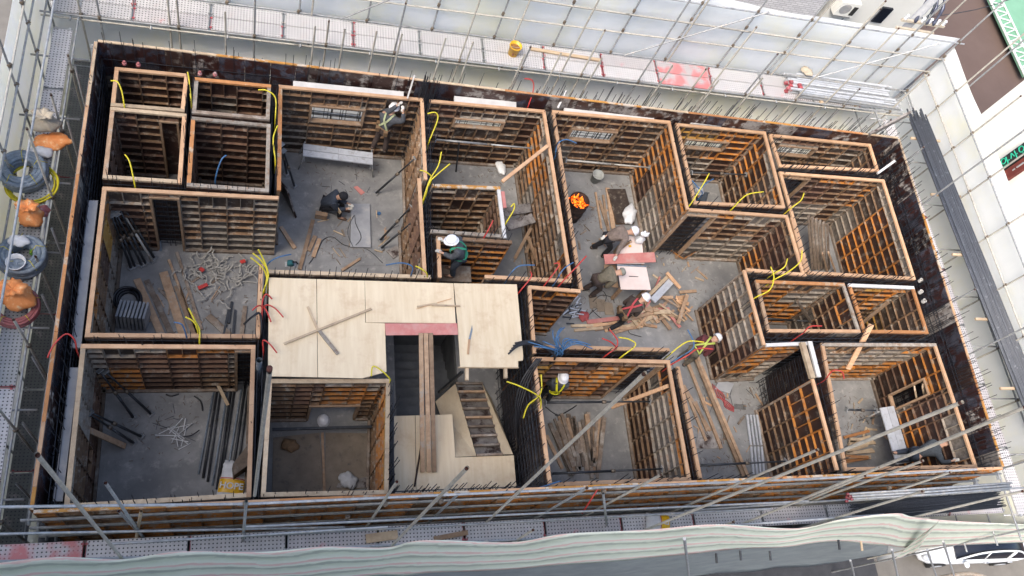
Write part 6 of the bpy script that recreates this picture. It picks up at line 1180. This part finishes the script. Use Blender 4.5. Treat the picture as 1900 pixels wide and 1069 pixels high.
    if hat == 'helmet':
        b = MB(); prof = [(.155, -.025), (.150, -.012), (.138, -.005), (.136, .03), (.125, .07), (.10, .105), (.06, .125), (.0, .132)]; b.lathe((0, 0, -.02), prof, 24, .92, 1.08)
        b.v = [v + V(0, .035 if (v.z < -.03 and v.y > .05) else 0, 0) for v in b.v]; hp(b, 'hard_hat', hatm)
        b = MB(); b.tube(bez([(0, -.13, .02), (0, -.07, .095), (0, 0, .115), (0, .07, .095), (0, .13, .02)], 4), .012, 6); hp(b, 'hat_ridge', hatm)
    elif hat == 'cap': 
        b = MB(); b.lathe((0, 0, -.03), [(.115, -.02), (.118, .02), (.105, .07), (.06, .1), (0, .108)], 20, .95, 1.08); b.slab([(-.07, .09), (.07, .09), (.06, .19), (-.06, .19)], -.045, -.035); hp(b, 'cap', hatm)
    else: b = MB(); b.lathe((0, 0, -.03), [(.108, -.05), (.118, -.04), (.118, .0), (.112, .05), (.08, .09), (.04, .105), (0, .108)], 20, .95, 1.05); hp(b, 'beanie', hatm)
    if harness:
        P, C, S = J['pelvis'], J['chest'], J
        def strap(pts): b = MB(); q = bez(pts, 5); [b.bar(a, c_ + (c_ - a) * .15, .05, .012, up=(a - (P + (C - P) * max(0, min(1, (a - P).dot(up) / max((C - P).length, .01))))).normalized()) for a, c_ in zip(q[:-1], q[1:])]; part('harness_strap', b, harness, t)
        X = C + (-fwd) * .185 - up * .03
        for sg in (-1, 1): strap([P + right * sg * .13 - fwd * .13 + up * .05, X - up * .06 + right * sg * .02, X + up * .05 + right * sg * .05, C + right * sg * .10 + up * .17 - fwd * .06, C + right * sg * .10 + up * .14 + fwd * .10, C + right * sg * .09 + fwd * .175, P + right * sg * .09 + fwd * .16 + up * .1])
        b = MB(); b.tube([P + up * .04 + (right * math.cos(a * .393) * .165 + fwd * math.sin(a * .393) * .165) for a in range(17)], .02, 6, False); part('belt', b, 'leather' if tb else harness, t, True)
        if tb:
            for a in (-2.2, -.9, 3.0): b = MB(); q = P + right * math.cos(a) * .2 + fwd * math.sin(a) * .2; b.box(q.x - .05, q.x + .05, q.y - .05, q.y + .05, q.z - .1, q.z + .06); part('tool_pouch', b, 'leather', t)
    return t
A = at
# 1: standing on the bench
person('worker in white hard hat and sage harness reaching up from the aluminium bench', (A(690, 284, .72).x + .12, A(690, 284, .72).y + .05, .72), 52, dict(pelvis=(0, .12, .98), belly=(0, .16, 1.12), chest=(0, .24, 1.30), neck=(0, .32, 1.45), head=(0, .38, 1.53), crown=(0, .42, 1.63), shL=(-.19, .22, 1.40), shR=(.19, .24, 1.38), hiL=(-.09, .1, .93), hiR=(.09, .12, .93), anL=(-.14, -.02, .09), anR=(.17, .12, .09)),
       W=dict(wrL=A(748, 190, 2.72), wrR=A(748, 208, 2.5)), jacket='cloth_grey', trousers='cloth_choc', shoes='boot', glove='glove', harness='harness_sage', tb=True)
# 2: crouching
q = A(607, 392, 0)
person('worker in dark jacket and black beanie sitting low over a board in the bedroom', (q.x, q.y, 0), -12, dict(pelvis=(0, -.12, .34), belly=(0, -.06, .46), chest=(0, .1, .66), neck=(0, .22, .82), head=(0, .3, .88), crown=(0, .36, .97), shL=(-.19, .12, .74), shR=(.19, .12, .74), hiL=(-.1, -.08, .32), hiR=(.1, -.08, .32), knL=(-.16, .3, .5), anL=(-.14, .38, .09), knR=(.16, .3, .48), anR=(.14, .34, .09), wrL=(-.05, .5, .55), wrR=(.08, .5, .5)),
       jacket='cloth_navy', trousers='cloth_black', shoes='boot_brown', hat='beanie', hatm='cloth_black', glove='glove')
stick('short board held by the sitting worker', (612,367), (632,396), .62, .5, .02, .16, 'pine_pale', name='held_board'); stick('low timber block under the sitting worker', (585,398), (607,402), .12, .12, .12, .2, 'timber_mid')
# 3: closet worker
person('worker in white hard hat and green harness leaning on the closet wall', (4.72, 9.2, 1.62), 172, dict(pelvis=(0, 0, .95), belly=(0, .06, 1.09), chest=(0, .16, 1.28), neck=(0, .27, 1.43), head=(0, .34, 1.52), crown=(0, .38, 1.62), shL=(-.19, .15, 1.38), shR=(.19, .15, 1.38), wrL=(-.12, .5, 1.15), wrR=(.2, .48, 1.2)), jacket='cloth_grey', trousers='cloth_navy', shoes='boot_brown', glove='glove', harness='harness_green')
# 4: brown jacket bending to the table
q = A(1104, 470, 0); person('worker in brown jacket and white hard hat bending over the saw table', (q.x, q.y, 0), 8, dict(pelvis=(0, .05, .90), belly=(0, .18, 1.0), chest=(0, .42, 1.10), neck=(0, .58, 1.16), head=(0, .66, 1.20), crown=(0, .74, 1.27), shL=(-.2, .44, 1.15), shR=(.2, .44, 1.12), hiL=(-.1, .05, .87), hiR=(.1, .05, .87), anL=(-.16, -.1, .09), anR=(.14, .16, .09)),
       W=dict(wrR=A(1140, 480, .93), wrL=A(1108, 447, .85)), jacket='cloth_brown', trousers='cloth_black', shoes='boot', glove='glove')
# 5: khaki
q = A(1088, 545, 0); person('worker in khaki jacket and grey cap stooping beside the saw table', (q.x, q.y, 0), 12, dict(pelvis=(0, .0, .88), belly=(0, .12, .98), chest=(0, .34, 1.08), neck=(0, .48, 1.14), head=(0, .56, 1.16), crown=(0, .65, 1.20), shL=(-.19, .36, 1.12), shR=(.19, .34, 1.10), hiL=(-.1, 0, .85), hiR=(.1, 0, .85), anL=(-.12, -.08, .09), anR=(.12, .05, .09), wrL=(-.2, .46, .72), wrR=(.12, .3, .62)), jacket='cloth_khaki', trousers='cloth_choc', hat='cap', hatm='cap_grey')
# 6: red harness, kneeling
q = A(1143, 597, 0); person('worker in white hard hat and red harness kneeling by the scrap heap', (q.x, q.y, 0), 30, dict(pelvis=(0, 0, .55), belly=(0, .1, .66), chest=(0, .28, .84), neck=(0, .42, .96), head=(0, .49, 1.02), crown=(0, .56, 1.1), shL=(-.19, .28, .90), shR=(.19, .28, .88), hiL=(-.1, 0, .52), hiR=(.1, 0, .52), knL=(-.15, .36, .5), anL=(-.15, .3, .09), knR=(.14, .1, .12), anR=(.1, -.38, .10), wrL=(-.28, .35, .45), wrR=(.16, .45, .42)), jacket='cloth_choc', trousers='cloth_black', harness='harness_red', tb=True)
# 7: camouflage
q = A(1262, 672, 0); person('stooping worker in camouflage and maroon sleeves at the corner of the corridor', (q.x, q.y, 0), 25, dict(pelvis=(0, 0, .88), belly=(0, .14, .96), chest=(0, .36, 1.05), neck=(0, .52, 1.1), head=(0, .6, 1.12), crown=(0, .69, 1.16), shL=(-.19, .36, 1.1), shR=(.19, .36, 1.08), hiL=(-.1, 0, .85), hiR=(.1, 0, .85), wrL=(-.2, .5, .7), wrR=(.2, .45, .66)), jacket='cloth_maroon', trousers='cloth_camo', harness='harness_lime')
# 8: yellow harness
q = A(990, 752, 0); person('worker in white hard hat and yellow harness standing in the plank room corner', (q.x + .25, q.y + .12, 0), 80, dict(wrL=(-.3, .3, 1.1), wrR=(.32, .25, 1.0)), jacket='cloth_grey', trousers='cloth_black', harness='harness_yellow')
# 9: navy beanie on the platform
W9 = dict(pelvis=A(1702, 842, 1.42), belly=A(1712, 838, 1.52), chest=A(1732, 832, 1.75), neck=A(1748, 826, 1.9), head=A(1757, 822, 1.95), crown=A(1766, 816, 2.02), wrR=A(1768, 855, 2.15), hiL=A(1698, 834, 1.42), hiR=A(1698, 850, 1.42), knL=A(1690, 836, 1.08), knR=A(1690, 852, 1.08), anL=A(1662, 840, 1.08), anR=A(1662, 855, 1.08), toL=A(1656, 840, 1.05), toR=A(1656, 855, 1.05))
ch = W9['chest']; W9['shL'] = ch + V(-.03, .17, .06); W9['shR'] = ch + V(.05, -.17, .06); W9['wrL'] = ch + V(.32, .18, -.25)
person('worker in navy beanie and orange face mask kneeling on the silver platform', (A(1690, 850, 1.0).x, A(1690, 850, 1.0).y, 1.0), -8, {}, W=W9, jacket='cloth_slate', trousers='cloth_navy', hat='beanie', hatm='cloth_darkblue', glove='glove')
b = MB(); hd_ = A(1766, 826, 1.93); b.lathe(hd_, [(0, -.06), (.07, -.05), (.09, 0), (.07, .05), (0, .06)], 12); mk = part('face_mask', b, 'bag_orange', COL.objects[[o.name for o in COL.objects if o.name.startswith('person')][-1]], True)
# 10: pale blue hard hat
q = A(1300, 392, 0); person('worker in pale blue hard hat crouched at the near wall of his room', (12.55, 12.1, 0), 150, dict(chest=(0, .1, 1.28), neck=(0, .2, 1.43), head=(0, .26, 1.5), crown=(0, .3, 1.6), wrL=(-.1, .4, 1.0), wrR=(.2, .4, 1.0)), jacket='cloth_slate', trousers='cloth_black', hatm='foam_grey')

t = thing('trestle', 'low trestle platform under the worker in the green harness', 'trestle', (4.7, 9.2, 0))
b = MB(); b.box(4.3, 5.2, 8.98, 9.42, 1.57, 1.61); part('platform', b, 'timber_old', t)
for x in (4.34, 5.16):
    for y in (9.02, 9.38): b = MB(); b.tube([(x, y, 0), (x, y, 1.565)], .022, 7); part('leg', b, 'pipe_dark', t, True)
